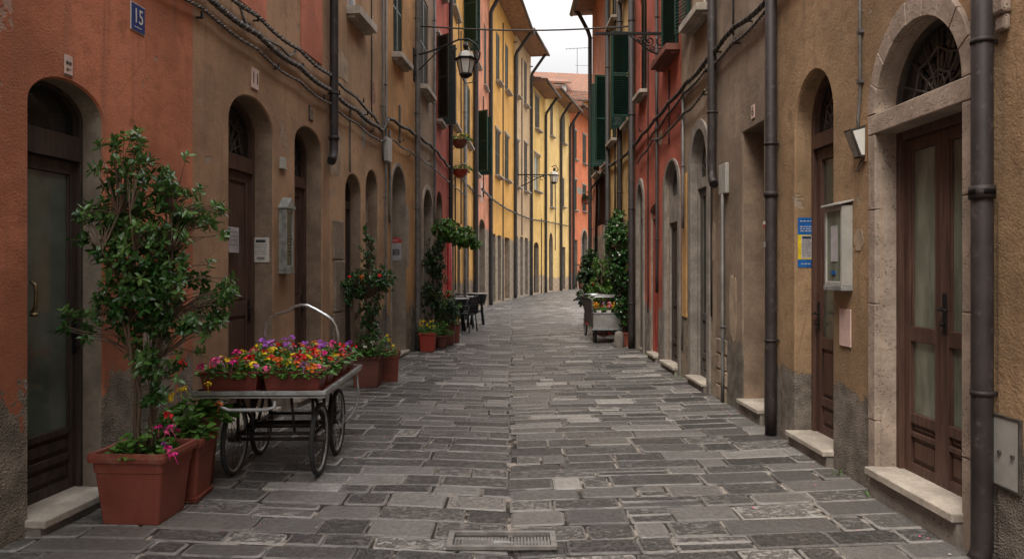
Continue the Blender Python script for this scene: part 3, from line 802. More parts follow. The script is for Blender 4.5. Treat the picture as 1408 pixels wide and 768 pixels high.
fRb.wall(['pl_grey', 'jamb_brown']); fRb.roof(.6)

fRc = Facade('stone_grey_house', 'stone-grey house with moulded arch door and open green shutters above', R1(937), R1(985), 9.7, 'pl_sg')
plaster('pl_sg', (.33, .245, .17), (.24, .19, .14), 1.0, .3)
hS = fRc.hole(fRc.s(952), fRc.s(974), .1, 3.0, .5, .12, 1)
door(fRc, hS, 'door_grey', 'glass_dark', zt=2.72, beam=.14, style='half', beam_mat='grey_stone'); surround(fRc, hS, .13, .03, 'grey_stone')
step(fRc, hS[0]-.02, hS[1]+.02, .1, .1, .25, .04)
window(fRc, fRc.s(955), fRc.s(976), 5.02, 6.7, None, sill=.2, thick=.1)
shutter(fRc, fRc.s(952), 5.03, .42, 1.65, -radians(166), 'shutter_green', -.03)
b = MB(); b.box(fRc.s(939), fRc.s(945), -.02, .01, .9, 3.0); b.build('ochre_pilaster', plaster('pl_pil', (.45, .26, .1), h=-3), fRc.root, .004)
fRc.pipe(943, 'pipe_grey', .018, 2.2, 4.2)
fRc.wall(['pl_sg', 'grey_stone']); fRc.roof(.6)

fRd = Facade('brick_red_house', 'brick-red house with small arched doors behind the iron wall bracket', R1(873), R1(937), 10.2, 'pl_brickred')
plaster('pl_brickred', (.43, .115, .075), (.19, .165, .14), .95, .2)
hT = fRd.hole(fRd.s(915), fRd.s(933), .1, 2.9, .42, .11, 1)
door(fRd, hT, 'door_dark', zt=2.35, beam=.42, style='panel', beam_mat='grey_stone', grille=False); step(fRd, hT[0]-.03, hT[1]+.03, .1, .1, .25)
hT2 = fRd.hole(fRd.s(894), fRd.s(905), .1, 2.6, .14, .1, 1); door(fRd, hT2, 'door_red', style='plain', zt=2.5, beam=.06, grille=False, handle=None); step(fRd, hT2[0], hT2[1], .1, .08, .2)
hT3 = fRd.hole(fRd.s(877), fRd.s(885), .06, 2.85, .4, .1, 1); door(fRd, hT3, 'door_grey', style='panel', zt=2.6, grille=False, handle=None); surround(fRd, hT3, .12, .03, 'grey_stone'); surround(fRd, hT, .14, .02, 'grey_stone', .03)
window(fRd, fRd.s(880.5), fRd.s(889), 4.95, 6.8, 'closed', 'shutter_dark', sill=.15)
window(fRd, fRd.s(914), fRd.s(933), 5.02, 6.8, None, sill=.22, thick=.1, trim='terracotta_dull')
shutter(fRd, fRd.s(933)-.003, 5.03, .45, 1.75, radians(20), 'shutter_green', -.02, -1)
fRd.pipe(876, 'pipe_brown', .065, 0, None, None, x=.1); fRd.pipe(907, 'pipe_dark', .025, 1.2, 7.5)
fRd.wall(['pl_brickred', 'jamb_plaster']); fRd.roof(.6)

fRe = Facade('straw_yellow_house', 'straw yellow house on the right with a big green shutter standing open', R1(838), R1(873), 10.0, 'pl_straw')
plaster('pl_straw', (.6, .4, .17), (.26, .21, .16), 1.1, .3)
window(fRe, fRe.s(861.5), fRe.s(872.3), 4.7, 6.45, 'open', 'shutter_green', open_l=150, open_r=97)
window(fRe, fRe.s(841), fRe.s(847.5), 4.7, 6.45, 'closed', 'shutter_bright')
window(fRe, fRe.s(841), fRe.s(847.5), 7.6, 9.2, 'closed', 'shutter_dark'); window(fRe, fRe.s(858.5), fRe.s(867), 7.6, 9.2, 'closed', 'shutter_dark')
fRe.pipe(857, 'pipe_brown', .06, 2.4, None, None, 'bend2'); fRe.pipe(840, 'pipe_dark', .06, 0)
h = fRe.hole(fRe.s(848), fRe.s(855), .08, 2.7, 0, .2, 1); door(fRe, h, 'door_dark', style='plain')
fRe.wall(['pl_straw', 'jamb_plaster']); fRe.roof(.55)
fRf = Facade('rose_house', 'rose-pink corner house on the right with tall green shutters under the eaves', R1(814.5), R1(838), 9.3, 'pl_rose')
plaster('pl_rose', (.5, .24, .17), (.26, .21, .17), 2.6, .3)
window(fRf, fRf.s(820), fRf.s(820)+.8, 4.3, 6.5, 'open', 'shutter_green', open_l=168, open_r=150)
window(fRf, fRf.s(832.5), fRf.s(832.5)+.72, 4.3, 6.5, 'open', 'shutter_green', open_l=118, open_r=100)
h = fRf.hole(fRf.s(822), fRf.s(828), .08, 2.8, 0, .2, 1); door(fRf, h, 'door_dark', style='plain')
fRf.pipe(815.5, 'pipe_dark', .06, 0, None, .5, x=.12)
fRf.wall(['pl_rose', 'jamb_plaster']); fRf.roof(.55, x0=-.25)

# ------------------------------------------------------------------ ground and paving
def zb(x, y=0): return -.045*(1-min(1, abs(x)/2.5))
def left_x(Y):
    pts = [(-5, X1(-5)), (14.8, X1(14.8)), (33, -1.02), (41, .16), (45.7, 1.19), (50.2, 2.3), (58, 4.6), (71.5, 9.6), (80, 13)]
    for (a, xa), (b_, xb) in zip(pts, pts[1:]):
        if Y <= b_: return xa+(xb-xa)*(Y-a)/(b_-a)
    return 13
def right_x(Y): return XR(Y) if Y < 22.8 else max(XR(Y), left_x(Y)+6)
def stone_paving():
    t = NT('paving_stone'); a = t.sep(t.attr('stone'))
    v = t.coord(); n1 = t.noise(v, 3, 6, .65); n2 = t.noise(v, 26, 5, .6); n3 = t.noise(t.coord((8, 12, 9)), 2.3, 3, .6, .9)
    r = t.n.new('ShaderNodeValToRGB'); e = r.color_ramp.elements
    e[0].position = 0; e[0].color = (.07, .067, .065, 1); e[1].position = 1; e[1].color = (.42, .395, .365, 1)
    for p, c in ((.3, (.105, .10, .095, 1)), (.62, (.175, .166, .155, 1)), (.88, (.27, .255, .237, 1))):
        x = e.new(p); x.color = c
    t.l.new(a[0], r.inputs[0])
    k = t.mix(t.rng(n1, .3, .7, 0, .6), r.outputs[0], t.mix(.5, r.outputs[0], (.09, .08, .07)))
    k = t.mix(t.rng(n2, .35, .7, 0, .5), k, t.mix(.6, k, (.04, .038, .036)))
    ch = t.math('MULTIPLY', t.rng(n3, .54, .47), t.rng(a[1], .28, .5))
    edge = t.math('MULTIPLY', t.rng(a[2], .25, .95), t.math('MULTIPLY', t.rng(n1, .36, .56, .0, 1), t.rng(t.math('FRACT', t.math('MULTIPLY', a[1], 7.3)), .15, .5, .15, 1)))
    k = t.mix(t.math('MULTIPLY', edge, .62), k, (.285, .27, .25))
    ch = t.math('MULTIPLY', ch, t.rng(a[2], .95, .3))
    k = t.mix(t.math('MULTIPLY', ch, .62), k, (.04, .037, .034))
    k = t.mix(t.rng(t.noise(v, .8, 4), .5, .75, 0, .5), k, t.mix(.5, k, (.22, .18, .14)))
    t.color(k); h = t.math('SUBTRACT', t.math('ADD', t.math('MULTIPLY', n2, .8), n1), t.math('MULTIPLY', ch, 1.3))
    t.bump(h, .9, .016); t.rough(t.rng(n2, .3, .7, .3, .55)); t.b.inputs['Specular IOR Level'].default_value = .45
    M['paving_stone'] = t.m
    j = NT('joint'); v = j.coord(); j.color(j.mix(j.rng(j.noise(v, 4, 6, .7), .48, .6), (.035, .03, .026), (.34, .30, .26)))
    j.bump(j.noise(v, 60, 3), .8, .006); M['joint'] = j.m
stone_paving()
vs, fs, cs = [], [], []
Y = 1.2; rnd = random.Random(11)
for side in (-1, 1):
  Y = 1.2
  while Y < 78:
      d = rnd.choice((.2, .23, .25, .27, .29, .31))*(1 if Y < 30 else 1.5)
      seam = -.02+.05*noise.noise(Vector((0, Y*.4, 0)))+rnd.choice((0, 0, 0, .02, -.02, .05))
      if True:
          lim = (left_x(Y)-.12) if side < 0 else (right_x(Y)+.12)
          x = seam
          while abs(x-lim) > .02 and (x > lim if side < 0 else x < lim):
              w = rnd.choice((.22, .3, .36, .42, .47, .52, .58, .7)) if Y > 0 else .5
              nx = x+side*w
              if (nx < lim+.25 if side < 0 else nx > lim-.25): nx = lim
              xa, xb = min(x, nx), max(x, nx); x = nx
              sub = [(0, d)]
              if rnd.random() < .03: sub = [(0, d*.5), (d*.5, d)]
              for s0, s1 in sub:
                  g = rnd.choice((.003, .004, .006, .012)); g2 = rnd.choice((.002, .003, .005, .008))
                  A = [xa+g, xb-g, Y+s0+g2, Y+s1-g2]
                  cr = min(rnd.choice((.008, .012, .02, .035)), (A[3]-A[2])*.38)
                  out = []
                  for cx, cy, q in ((A[1], A[3], 0), (A[0], A[3], 1), (A[0], A[2], 2), (A[1], A[2], 3)):
                      sx, sy = (1, 1, -1, -1)[q] if False else (1 if cx == A[1] else -1), (1 if cy == A[3] else -1)
                      for kk in range(3):
                          an = pi/2*q+pi/4*kk
                          out.append((cx-sx*cr+cr*cos(an)+rnd.uniform(-.004, .004), cy-sy*cr+cr*sin(an)+rnd.uniform(-.004, .004)))
                  dz = max(-.004, rnd.gauss(0, .003)); tx, ty = rnd.gauss(0, .004), rnd.gauss(0, .008)
                  cx, cy = (xa+xb)/2, Y+(s0+s1)/2
                  hgt = lambda x_, y_: zb(x_)+dz+tx*(x_-cx)+ty*(y_-cy)
                  sk = lambda x_, y_: y_+.05*abs(x_)+.05*noise.noise(Vector((x_*.9, y_*.35, side*5)))+.012*noise.noise(Vector((x_*4, y_*3, 2)))
                  o = len(vs); n = len(out); bv = .014; iv = rnd.choice((.02, .028, .038))
                  idx_, idy_ = max(.2, 1-2*iv/(xb-xa)), max(.2, 1-2*iv/(s1-s0))
                  for x_, y_ in out: X_, Y_ = cx+(x_-cx)*idx_, cy+(y_-cy)*idy_; vs.append((X_, sk(X_, Y_), hgt(X_, Y_)-.001))
                  wdx, wdy = max(.3, 1-2*bv/(xb-xa)), max(.3, 1-2*bv/(s1-s0))
                  for x_, y_ in out: X_, Y_ = cx+(x_-cx)*wdx, cy+(y_-cy)*wdy; vs.append((X_, sk(X_, Y_), hgt(X_, Y_)))
                  for x_, y_ in out: vs.append((x_, sk(x_, y_), hgt(x_, y_)-.0085))
                  for x_, y_ in out: vs.append((x_, sk(x_, y_), hgt(x_, y_)-.04))
                  fs.append(tuple(range(o, o+n)))
                  for k in range(n):
                      l = (k+1) % n
                      for q_ in range(3): fs.append((o+q_*n+k, o+(q_+1)*n+k, o+(q_+1)*n+l, o+q_*n+l))
                  tone = min(1, max(0, rnd.gauss(.52, .24))); 
                  if rnd.random() < .05: tone = .97
                  if rnd.random() < .10: tone = .1
                  r1 = rnd.random(); cs += [(tone, r1, 0., 1)]*n+[(tone, r1, 1., 1)]*(3*n)
      Y += d
me = bpy.data.meshes.new('street_paving'); me.from_pydata(vs, [], fs); me.materials.append(M['paving_stone'])
at = me.color_attributes.new('stone', 'FLOAT_COLOR', 'POINT'); at.data.foreach_set('color', [c for q in cs for c in q]); me.update()
o = link('street_paving', me); o['kind'] = 'structure'
b = MB(); ys = [-6+.5*i for i in range(175)]
for i, y_ in enumerate(ys[:-1]):
    xs = [-12, -2.5, 0, 2.5, 30]; base = len(b.v)
    b.add([(x, yy, zb(x)-.0105) for yy in (y_, ys[i+1]) for x in xs], [(k, k+1, k+6, k+5) for k in range(4)])
o = b.build('street_bed', 'joint'); o['kind'] = 'structure'
simple('earth', (.16, .14, .11), .95, 0, .3, .2)
b = MB(); b.add([(-900, -900, -.07), (900, -900, -.07), (900, 1500, -.07), (-900, 1500, -.07)], [(0, 1, 2, 3)])
o = b.build('ground', 'earth'); o['kind'] = 'structure'

# drain grate
t = thing('drain_grate', 'rectangular slotted metal drain grate set in the paving', 'drain grate', (-.06, 4.36, -.036))
b = MB(); b.ring([(-.325, -.13), (.325, -.13), (.325, .13), (-.325, .13)], [(-.29, -.1), (.29, -.1), (.29, .1), (-.29, .1)], 0, .02, 0, True)
simple('grate_metal', (.24, .225, .21), .5, .3, .3, 9, dirt=(.12, .1, .08)); fr = b.build('frame', 'grate_metal', t); fr.rotation_euler = (pi/2, 0, 0); fr.location = (0, 0, .006)
b = MB()
for i in range(29): x = -.28+i*.02; b.box(x-.006, x+.006, -.1, .1, -.01, .0)
b.box(-.29, .29, -.006, .006, -.012, -.001); b.build('grille', 'grate_metal', t)
b = MB(); b.box(-.05, .05, -.018, .018, -.002, .004); b.build('handle_plate', 'galvanised', t)

# ------------------------------------------------------------------ cables and wires
def twisted(name, label, pts, r=.011, strands=2, pitch=.11, brackets=(), extra=(), mats=('cable', 'cable_pale')):
    """pts: world points of the line; each strand winds round it"""
    P = [Vector(p) for p in pts]; cum = [0]
    for a, b_ in zip(P, P[1:]): cum.append(cum[-1]+(b_-a).length)
    N = int(cum[-1]/.028)
    def at(d):
        for i in range(len(P)-1):
            if d <= cum[i+1]+1e-6:
                f = (d-cum[i])/(cum[i+1]-cum[i]); return P[i].lerp(P[i+1], f)
        return P[-1]
    o = P[0].copy(); t = thing(name, label, 'cable', o)
    for s in range(strands):
        b = MB(); ps = []
        for k in range(N+1):
            d = cum[-1]*k/N; p = at(d); seg = d/1.1 % 1
            q = 2*pi*(d/pitch+s/strands); w = .5+.5*noise.noise(Vector((d*1.3, s*3, o.z)))
            rr = r*(1.0+.9*w)
            ps.append((p.x-o.x+rr*cos(q), p.y-o.y+.02*noise.noise(Vector((d, 7, 1))), p.z-o.z+rr*sin(q)-.035*sin(pi*seg)))
        b.tube(ps, r, 5); b.build('strand', mats[s % 2], t)
    for x, y, z, dx in brackets:
        b = MB(); b.box(x-o.x-.0, x-o.x+dx, y-o.y-.012, y-o.y+.012, z-o.z-.03, z-o.z-.018)
        b.box(x-o.x+dx*.9-.008, x-o.x+dx*.9+.008, y-o.y-.014, y-o.y+.014, z-o.z-.03, z-o.z+.03); b.build('bracket', 'iron', t)
    return t
def lw(Y, off=.06): return (X1(Y) if Y < 14.8 else X2(Y) if Y < 33 else left_x(Y))+off
def run(side, ys, zs, off=.06):
    return [(lw(y, off) if side < 0 else XR(y)-off, y, z) for y, z in zip(ys, zs)]
def br(side, ys, z, off=.06):
    return [((lw(y, 0) if side < 0 else XR(y)), y, z, (off if side < 0 else -off)) for y in ys]
twisted('cable_bundle', 'topmost twisted cable along the left house fronts, under the salmon paint', run(-1, [3, 7, 9.4, 10.4, 11.5, 11.8], [4.2, 4.17, 4.15, 4.13, 4.05, 3.95]), brackets=br(-1, (5, 7.4, 9.1, 11), 4.15))
twisted('cable_bundle', 'thickest middle twisted cable along the left house fronts', run(-1, [3, 6.5, 8, 10, 12, 12.4, 14.5, 16.7, 19, 22, 26, 30], [4.03, 4.0, 3.97, 3.94, 3.9, 4.2, 4.3, 4.38, 4.32, 4.4, 4.45, 4.6]), r=.014, strands=3, pitch=.13, brackets=br(-1, (5, 7.2, 8.6, 9.9, 11.2, 13.5, 16), 4.0))
twisted('cable_bundle', 'lowest thin twisted cable above the arches of the left houses', run(-1, [3, 6.6, 8, 9.6, 11.9, 12.3, 14.3, 16.8, 19, 24], [3.85, 3.86, 3.8, 3.77, 3.7, 3.86, 3.88, 3.92, 3.93, 4.0]), r=.008, brackets=br(-1, (6.3, 7.9, 9.3, 11.5, 14), 3.8))
twisted('cable_bundle', 'twisted cable sagging along the far amber and beige fronts', [(left_x(y)+.12, y-.05, z) for y, z in ((28, 4.7), (33, 4.8), (37, 4.7), (41, 4.75), (45, 4.7), (50, 4.9), (57, 5.0))], r=.02, pitch=.5, mats=('cable', 'cable'))
twisted('cable_bundle', 'thick twisted cable along the right house fronts, passing behind the drainpipes', run(1, [6, 7.2, 8.6, 9.2, 11, 12.8, 14.6, 16, 18.5, 22.4], [4.33, 4.27, 4.36, 4.29, 4.25, 4.18, 4.1, 4.06, 4.2, 3.98]), r=.014, strands=3, pitch=.13, brackets=br(1, (7.8, 8.9, 9.6, 10.4, 12.4, 14, 17), 4.28))
twisted('cable_bundle', 'second twisted cable just below the thick one on the right', run(1, [7.2, 9.2, 10.2, 11, 13], [4.17, 4.17, 4.16, 4.12, 3.95]), r=.009, brackets=br(1, (8.2, 9.4), 4.17))
twisted('cable_bundle', 'low looping cable across the red and stone-grey fronts on the right', run(1, [9.4, 10.2, 11, 11.8, 12.7, 14.2], [3.92, 3.86, 3.85, 3.78, 3.86, 3.7]), r=.009, brackets=br(1, (9.5, 10.9), 3.9))
def wire(label, pts, r=.012, mat='cable'):
    o = Vector(pts[0]); b = MB(); b.tube([Vector(p)-o for p in pts], r, 6)
    w = b.build('cable', mat); w.location = o; return tag(w, label, 'cable')
wire('pale loose cable drooping between the two upper cables on the brown house', [(lw(y, .05), y, z) for y, z in ((7.0, 4.14), (7.1, 4.02), (7.3, 3.96), (7.6, 4.0), (7.95, 4.03), (8.2, 4.0), (8.35, 4.08), (8.4, 4.14))], .014, 'cable_pale')
wire('straight thin cable strung across the street above the near lamp', [(-1.93+4.44*k/12, 14.85, 6.56-.09*sin(pi*k/12)) for k in range(13)], .017)

# ------------------------------------------------------------------ signs and boxes
def on(fa, name, label, cat, u, z, off=0, group=None): p = fa.w(fa.s(u), -off, z); return thing(name, label, cat, p, fa.ang, group)
def plate(t, w, h, mat, th=.012, name='plate', bev=.002, z=0, x=0, y=0):
    b = MB(); b.box(x-w/2, x+w/2, y-th, y, z-h/2, z+h/2); return b.build(name, mat, t, bev)
def lines(t, x0, x1, zs, y, mat='ink_soft', h=.006, name='lettering'):
    b = MB(); r = random.Random(3)
    for z in zs:
        x = x0
        while x < x1-.01:
            w = min(r.uniform(.012, .04), x1-x); b.box(x, x+w, y-.001, y, z-h/2, z+h/2); x += w+.008
    return b.build(name, mat, t)
t = on(fA, 'house_number', 'blue enamel number plaque reading 15 on the terracotta wall', 'number plaque', 188.5, 3.48)
plate(t, .175, .21, 'sign_white', .008); plate(t, .162, .197, 'sign_blue', .003, 'enamel', .001, y=-.0085)
text('15', .155, 'sign_white', t, 0, -.013, .008, sx=.78); lines(t, -.05, .05, (-.072,), -.013, 'sign_white', .008)
t = on(fA, 'wall_sign', 'small pale pink plate with worn writing above the glazed arched door', 'sign', 93.5, 2.92)
plate(t, .075, .135, 'sign_pale', .006); lines(t, -.025, .022, (.022, .012), -.0075, 'ink', .009); lines(t, -.022, .018, (-.02, -.03), -.0075, 'ink', .006)
plate(t, .077, .006, 'ink', .009, 'lower_edge', 0, z=-.06)
t = on(fB, 'house_number', 'pale stone number tile reading 11 above the first brown arch', 'number plaque', 349.5, 3.54)
plate(t, .15, .21, 'sign_pale', .015); text('11', .17, 'ink', t, 0, -.0165, 0)
t = on(fB, 'house_number', 'dark framed number tile reading 9 above the second brown arch', 'number plaque', 427, 3.52)
plate(t, .13, .18, 'ink', .012); plate(t, .108, .155, 'jamb_brown', .004, 'tile', 0, y=-.0125); text('9', .13, 'ink', t, 0, -.018, 0)
t = on(fB, 'wall_vent', 'small ribbed pale vent cover between the two brown arches', 'vent', 387.5, 2.79)
b = MB()
for i in range(4): b.box(-.065+i*.033, -.065+i*.033+.022, -.03, 0, -.06, .055)
b.box(-.075, .075, -.04, 0, -.075, -.06); b.build('ribs', 'box_paint', t, .003)
# notice on the far jamb of the first brown arch
def on_jamb(fa, h, far, dy, z, name, label, cat):
    x = h[1] if far > 0 else h[0]; p = fa.w(x-.002*far, dy, z); return thing(name, label, cat, p, fa.ang+(-pi/2 if far > 0 else pi/2))
t = on_jamb(fB, hB1, 1, .14, 1.81, 'notice_board', 'cream notice with printed lines on the jamb of the first brown arch', 'notice')
plate(t, .19, .27, 'sign_white', .008); plate(t, .11, .03, 'ink', .001, 'heading', 0, z=.095, y=-.0085)
lines(t, -.075, .075, (.055, .035, .018, -.005, -.022, -.045), -.0095); plate(t, .09, .028, 'ink_soft', .001, 'drawing', 0, z=-.09, y=-.0085)
x0 = hB1[0]+.17
t = thing('paper_notice', 'faded paper notice taped to the brown arched door', 'notice', fB.w((hB1[0]+hB1[1])/2, .2, 1.9), fB.ang)
b = MB(); b.box(-.11, .11, -.0, .004, -.13, .13); b.build('paper', 'poster_grey', t); lines(t, -.09, .09, (.08, .04, .0, -.05), -.001)
# glazed lantern-like display case
t = on(fB, 'display_case', 'narrow gabled metal display case on the brown wall between the arches', 'display case', 388, 1.95)
b = MB(); w, h2, d = .2, .37, .09
b.box(-w/2, w/2, -.02, 0, -h2, h2-.05); b.box(-w/2, -w/2+.025, -d, -.02, -h2, h2-.05); b.box(w/2-.025, w/2, -d, -.02, -h2, h2-.05)
b.box(-w/2+.025, w/2-.025, -d, -.02, -h2, -h2+.06); b.box(-w/2+.025, w/2-.025, -d, -.02, h2-.09, h2-.05); b.build('case', 'case_metal', t, .004)
b = MB(); b.prism([(-w/2-.02, h2-.05), (w/2+.02, h2-.05), (w/2+.02, h2-.03), (0, h2+.08), (-w/2-.02, h2-.03)], -d-.02, 0); b.build('gable', 'case_metal', t, .004)
b = MB(); b.box(-w/2+.025, w/2-.025, -d+.012, -d+.016, -h2+.06, h2-.09); b.build('pane', 'glass_green', t)
b = MB(); b.box(-w/2-.008, w/2+.008, -d-.014, -.0, -h2-.03, -h2-.002); b.build('base', 'case_metal', t, .004)
lines(t, -.06, .06, [.2-.035*i for i in range(12)], -d+.0115, 'ink', .01)
# red and white sign
t = on_jamb(fD, hD, 1, .17, 1.98, 'wall_sign', 'white sign with red rounded top and dark blue panel in the ochre arch', 'sign')
plate(t, .22, .33, 'poster_grey', .008, z=-.05)
b = MB(); b.prism([(-.11, .115), (.11, .115), (.11, .17), (.08, .205), (.03, .222), (-.03, .222), (-.08, .205), (-.11, .17)], -.008, 0); b.build('red_top', 'red_sign', t)
lines(t, -.07, .07, (.18, .15), -.009, 'sign_white', .012); plate(t, .15, .1, 'navy', .002, 'blue_panel', 0, z=-.06, y=-.0085); lines(t, -.06, .06, (-.035, -.06, -.085), -.0115, 'sign_white', .009)
# right: poster on the far jamb of the half-glazed arch door
t = on_jamb(fRa, hQ, -1, .105, 1.84, 'poster', 'blue and yellow poster with grey text sheet on the arched door jamb', 'poster')
plate(t, .158, .155, 'poster_blue', .003, 'blue_header', 0, z=.155); plate(t, .158, .225, 'poster_yellow', .003, 'yellow_panel', 0, z=-.037); plate(t, .158, .07, 'poster_blue', .003, 'blue_footer', 0, z=-.186)
plate(t, .095, .205, 'poster_grey', .001, 'text_sheet', 0, z=-.035, y=-.0035)
lines(t, -.06, .06, (.2, .15, .13, .11), -.0038, 'sign_white', .007); lines(t, -.04, .04, [.035-.014*i for i in range(12)], -.0052, 'ink_soft', .006); plate(t, .08, .022, 'navy', .0005, 'heading', 0, z=.05, y=-.005)
lines(t, -.05, .05, (-.19,), -.0038, 'poster_grey', .01)
t = on(fRa, 'display_case', 'pale metal glazed notice case with sloping lid on the sandy wall', 'display case', 1160, 1.78)
w, h2, d = .3, .31, .085; b = MB()
b.box(-w/2, w/2, -.02, 0, -h2, h2); b.box(-w/2, -w/2+.03, -d, -.02, -h2, h2); b.box(w/2-.03, w/2, -d, -.02, -h2, h2)
b.box(-w/2+.03, w/2-.03, -d, -.02, -h2, -h2+.035); b.box(-w/2+.03, w/2-.03, -d, -.02, h2-.035, h2); b.build('case', 'box_paint', t, .004)
b = MB(); vs_ = [(-w/2-.015, -d-.025, h2+.002), (w/2+.015, -d-.025, h2+.002), (w/2+.015, 0, h2+.03), (-w/2-.015, 0, h2+.03)]
b.add(vs_+[(x, y, z+.015) for x, y, z in vs_], [(0, 3, 2, 1), (4, 5, 6, 7), (0, 1, 5, 4), (1, 2, 6, 5), (2, 3, 7, 6), (3, 0, 4, 7)]); b.build('lid', 'box_paint', t, .003)
b = MB(); b.box(-w/2+.03, w/2-.03, -d+.01, -d+.014, -h2+.035, h2-.035); b.build('pane', 'glass_frost', t)
b = MB(); b.box(-.05, .06, -d+.006, -d+.009, -.12, .16); b.build('notice_sheet', 'poster_grey', t); b = MB(); b.box(-.04, .03, -d+.004, -d+.007, -.22, -.19); b.build('sticker', 'poster_blue', t)
b = MB(); b.box(-w/2-.004, w/2+.004, -d-.006, 0, -h2-.035, -h2-.001); b.build('base', 'galvanised', t, .003)
t = on(fRb, 'house_number', 'small ochre number tile reading 6 on the grey-brown wall over the recess', 'number plaque', 1036, 3.28)
plate(t, .1, .145, 'sign_pale', .01); text('6', .13, 'ink', t, 0, -.0115, 0)
t = on(fRa, 'wall_lamp', 'small wedge floodlight on a rusty bracket beside the stone portal', 'lamp', 1188, 2.53); t.scale = (.82, .82, .82)
b = MB(); b.box(-.045, .055, -.012, 0, -.17, .17); b.build('back_plate', simple('rusty', (.26, .15, .07), .8, 0, .3, 20), t, .003)
b = MB(); b.prism([(-.05, 0), (.05, 0), (.05, .2), (-.05, .2)], 0, .01)
b = MB(); b.add([(-.06, -.06, -.13), (.05, -.06, -.13), (.05, -.012, -.13), (-.06, -.012, -.13), (-.07, -.15, .12), (.055, -.15, .12), (.055, -.012, .16), (-.07, -.012, .16)],
                [(0, 3, 2, 1), (4, 5, 6, 7), (1, 2, 6, 5), (2, 3, 7, 6), (3, 0, 4, 7)]); b.build('housing', 'iron_grey', t, .003)
b = MB(); b.add([(-.052, -.066, -.12), (.042, -.066, -.12), (.047, -.146, .11), (-.062, -.146, .11)], [(0, 1, 2, 3)]); b.build('lens', 'box_paint', t)
b = MB(); b.add([(.056, -.05, -.11), (.056, -.02, -.11), (.06, -.02, .13), (.06, -.13, .10)], [(0, 1, 2, 3)]); b.build('side_glass', 'lamp_glass', t)
b = MB(); b.tube([(.03, -.01, -.15), (.035, -.05, -.2), (.03, -.06, -.25), (-.03, -.06, -.25), (-.035, -.04, -.2), (-.03, -.01, -.15)], .005, 6); b.build('loop', 'iron', t)

# stickers on the brown drainpipe
t = thing('sticker', 'red and white torn sticker on the brown drainpipe', 'sticker', fRa.w(.045, -.139, 2.02), fRa.ang); plate(t, .06, .03, 'sign_white', .002, 'paper', 0, z=.03); plate(t, .06, .016, 'red_sign', .002, 'red_band', 0)
t = thing('sticker', 'pale blue square sticker below the torn one on the drainpipe', 'sticker', fRa.w(.05, -.139, 1.84), fRa.ang); plate(t, .06, .05, 'box_paint', .002, 'paper', 0); lines(t, -.02, .02, (.01, -.005), -.0025, 'poster_blue', .006)

# ------------------------------------------------------------------ street lamps
def lantern(root, cx, cy, zt, k=1.0):
    """lantern hanging with its top at zt"""
    b = MB(); n = 6
    b.lathe([(.02*k, -.02*k), (.035*k, 0), (.03*k, .05*k), (.05*k, .07*k), (.045*k, .1*k), (.012*k, .16*k)], (cx, cy, zt-.16*k), 10); b.build('finial', 'iron', root)
    b = MB(); b.lathe([(.13*k, -.30*k), (.155*k, -.29*k), (.13*k, -.2*k), (.05*k, -.16*k)], (cx, cy, zt), n, sm=False); b.build('upper_glass', 'lamp_glass', root)
    b = MB(); b.lathe([(.2*k, -.33*k), (.21*k, -.3*k), (.15*k, -.285*k)], (cx, cy, zt), n, sm=False); b.build('hood_ring', 'iron', root)
    b = MB(); b.lathe([(.105*k, -.58*k), (.165*k, -.335*k)], (cx, cy, zt), n, sm=False); b.build('glass_body', 'lamp_glass', root)
    b = MB()
    for i in range(n):
        a = 2*pi*i/n; b.tube([(cx+.11*k*cos(a), cy+.11*k*sin(a), zt-.59*k), (cx+.172*k*cos(a), cy+.172*k*sin(a), zt-.33*k)], .009*k, 4)
    b.lathe([(.05*k, -.66*k), (.12*k, -.61*k), (.12*k, -.58*k)], (cx, cy, zt), n, sm=False); b.build('cage', 'iron', root)
t = thing('street_lamp', 'black street lantern on curved iron arm hanging near, under the thin wire', 'street lamp', (-1.92, 14.5, 5.9))
lantern(t, 1.0, 0, .22, 1.08)
b = MB(); b.tube([(-.04, 0, -.05), (.25, 0, .02), (.6, 0, .16), (.85, 0, .27), (1.05, 0, .28), (1.2, 0, .18), (1.28, 0, 0), (1.26, 0, -.12), (1.2, 0, -.2)], .018, 8)
b.tube([(-.04, 0, -.45), (.1, 0, -.3), (.35, 0, -.05), (.5, 0, .1)], .013, 6)
b.box(-.06, -.02, -.04, .04, -.55, .1); b.build('arm', 'iron', t)
b = MB(); b.tube([(.82, 0, .1), (.76, 0, .02), (.76, 0, -.1), (.8, 0, -.15)], .012, 6); b.tube([(.9, 0, -.42), (.96, 0, -.56), (1.02, 0, -.6), (1.2, 0, -.56)], .01, 6); b.build('scroll', 'iron', t)
b = MB(); b.tube([(.86, 0, .27), (.86, 0, .68)], .012, 6); b.build('hanger_rod', 'iron', t)
p = fI.w(fI.s(713), 0, 7.05)
t = thing('street_lamp', 'far wall lantern on a long scrolled bracket before the pale yellow house', 'street lamp', p)
L = 2.05
b = MB(); b.tube([(-.05, 0, 0), (L, 0, 0)], .035, 6)
for i in range(3):
    cx = .45+i*.45; b.tube([(cx+(.17-.012*k)*cos(k*.55), 0, -.24+(.17-.012*k)*sin(k*.55)) for k in range(12)], .022, 5)
b.tube([(-.02, 0, -.75), (.5, 0, -.5), (1.2, 0, -.12), (1.6, 0, -.02)], .03, 6)
b.tube([(L, 0, 0), (L+.25, 0, .3), (L+.1, 0, .55), (L-.15, 0, .45)], .028, 6); b.build('bracket', 'iron', t)
lantern(t, L, 0, .42, 1.45)
t = thing('wall_bracket', 'ornate scrolled iron wall bracket reaching out from the brick-red house', 'bracket', (2.53, 11.75, 5.4))
b = MB(); b.box(-1.2, 0, -.02, .02, -.02, .02); b.build('bar', 'iron', t)
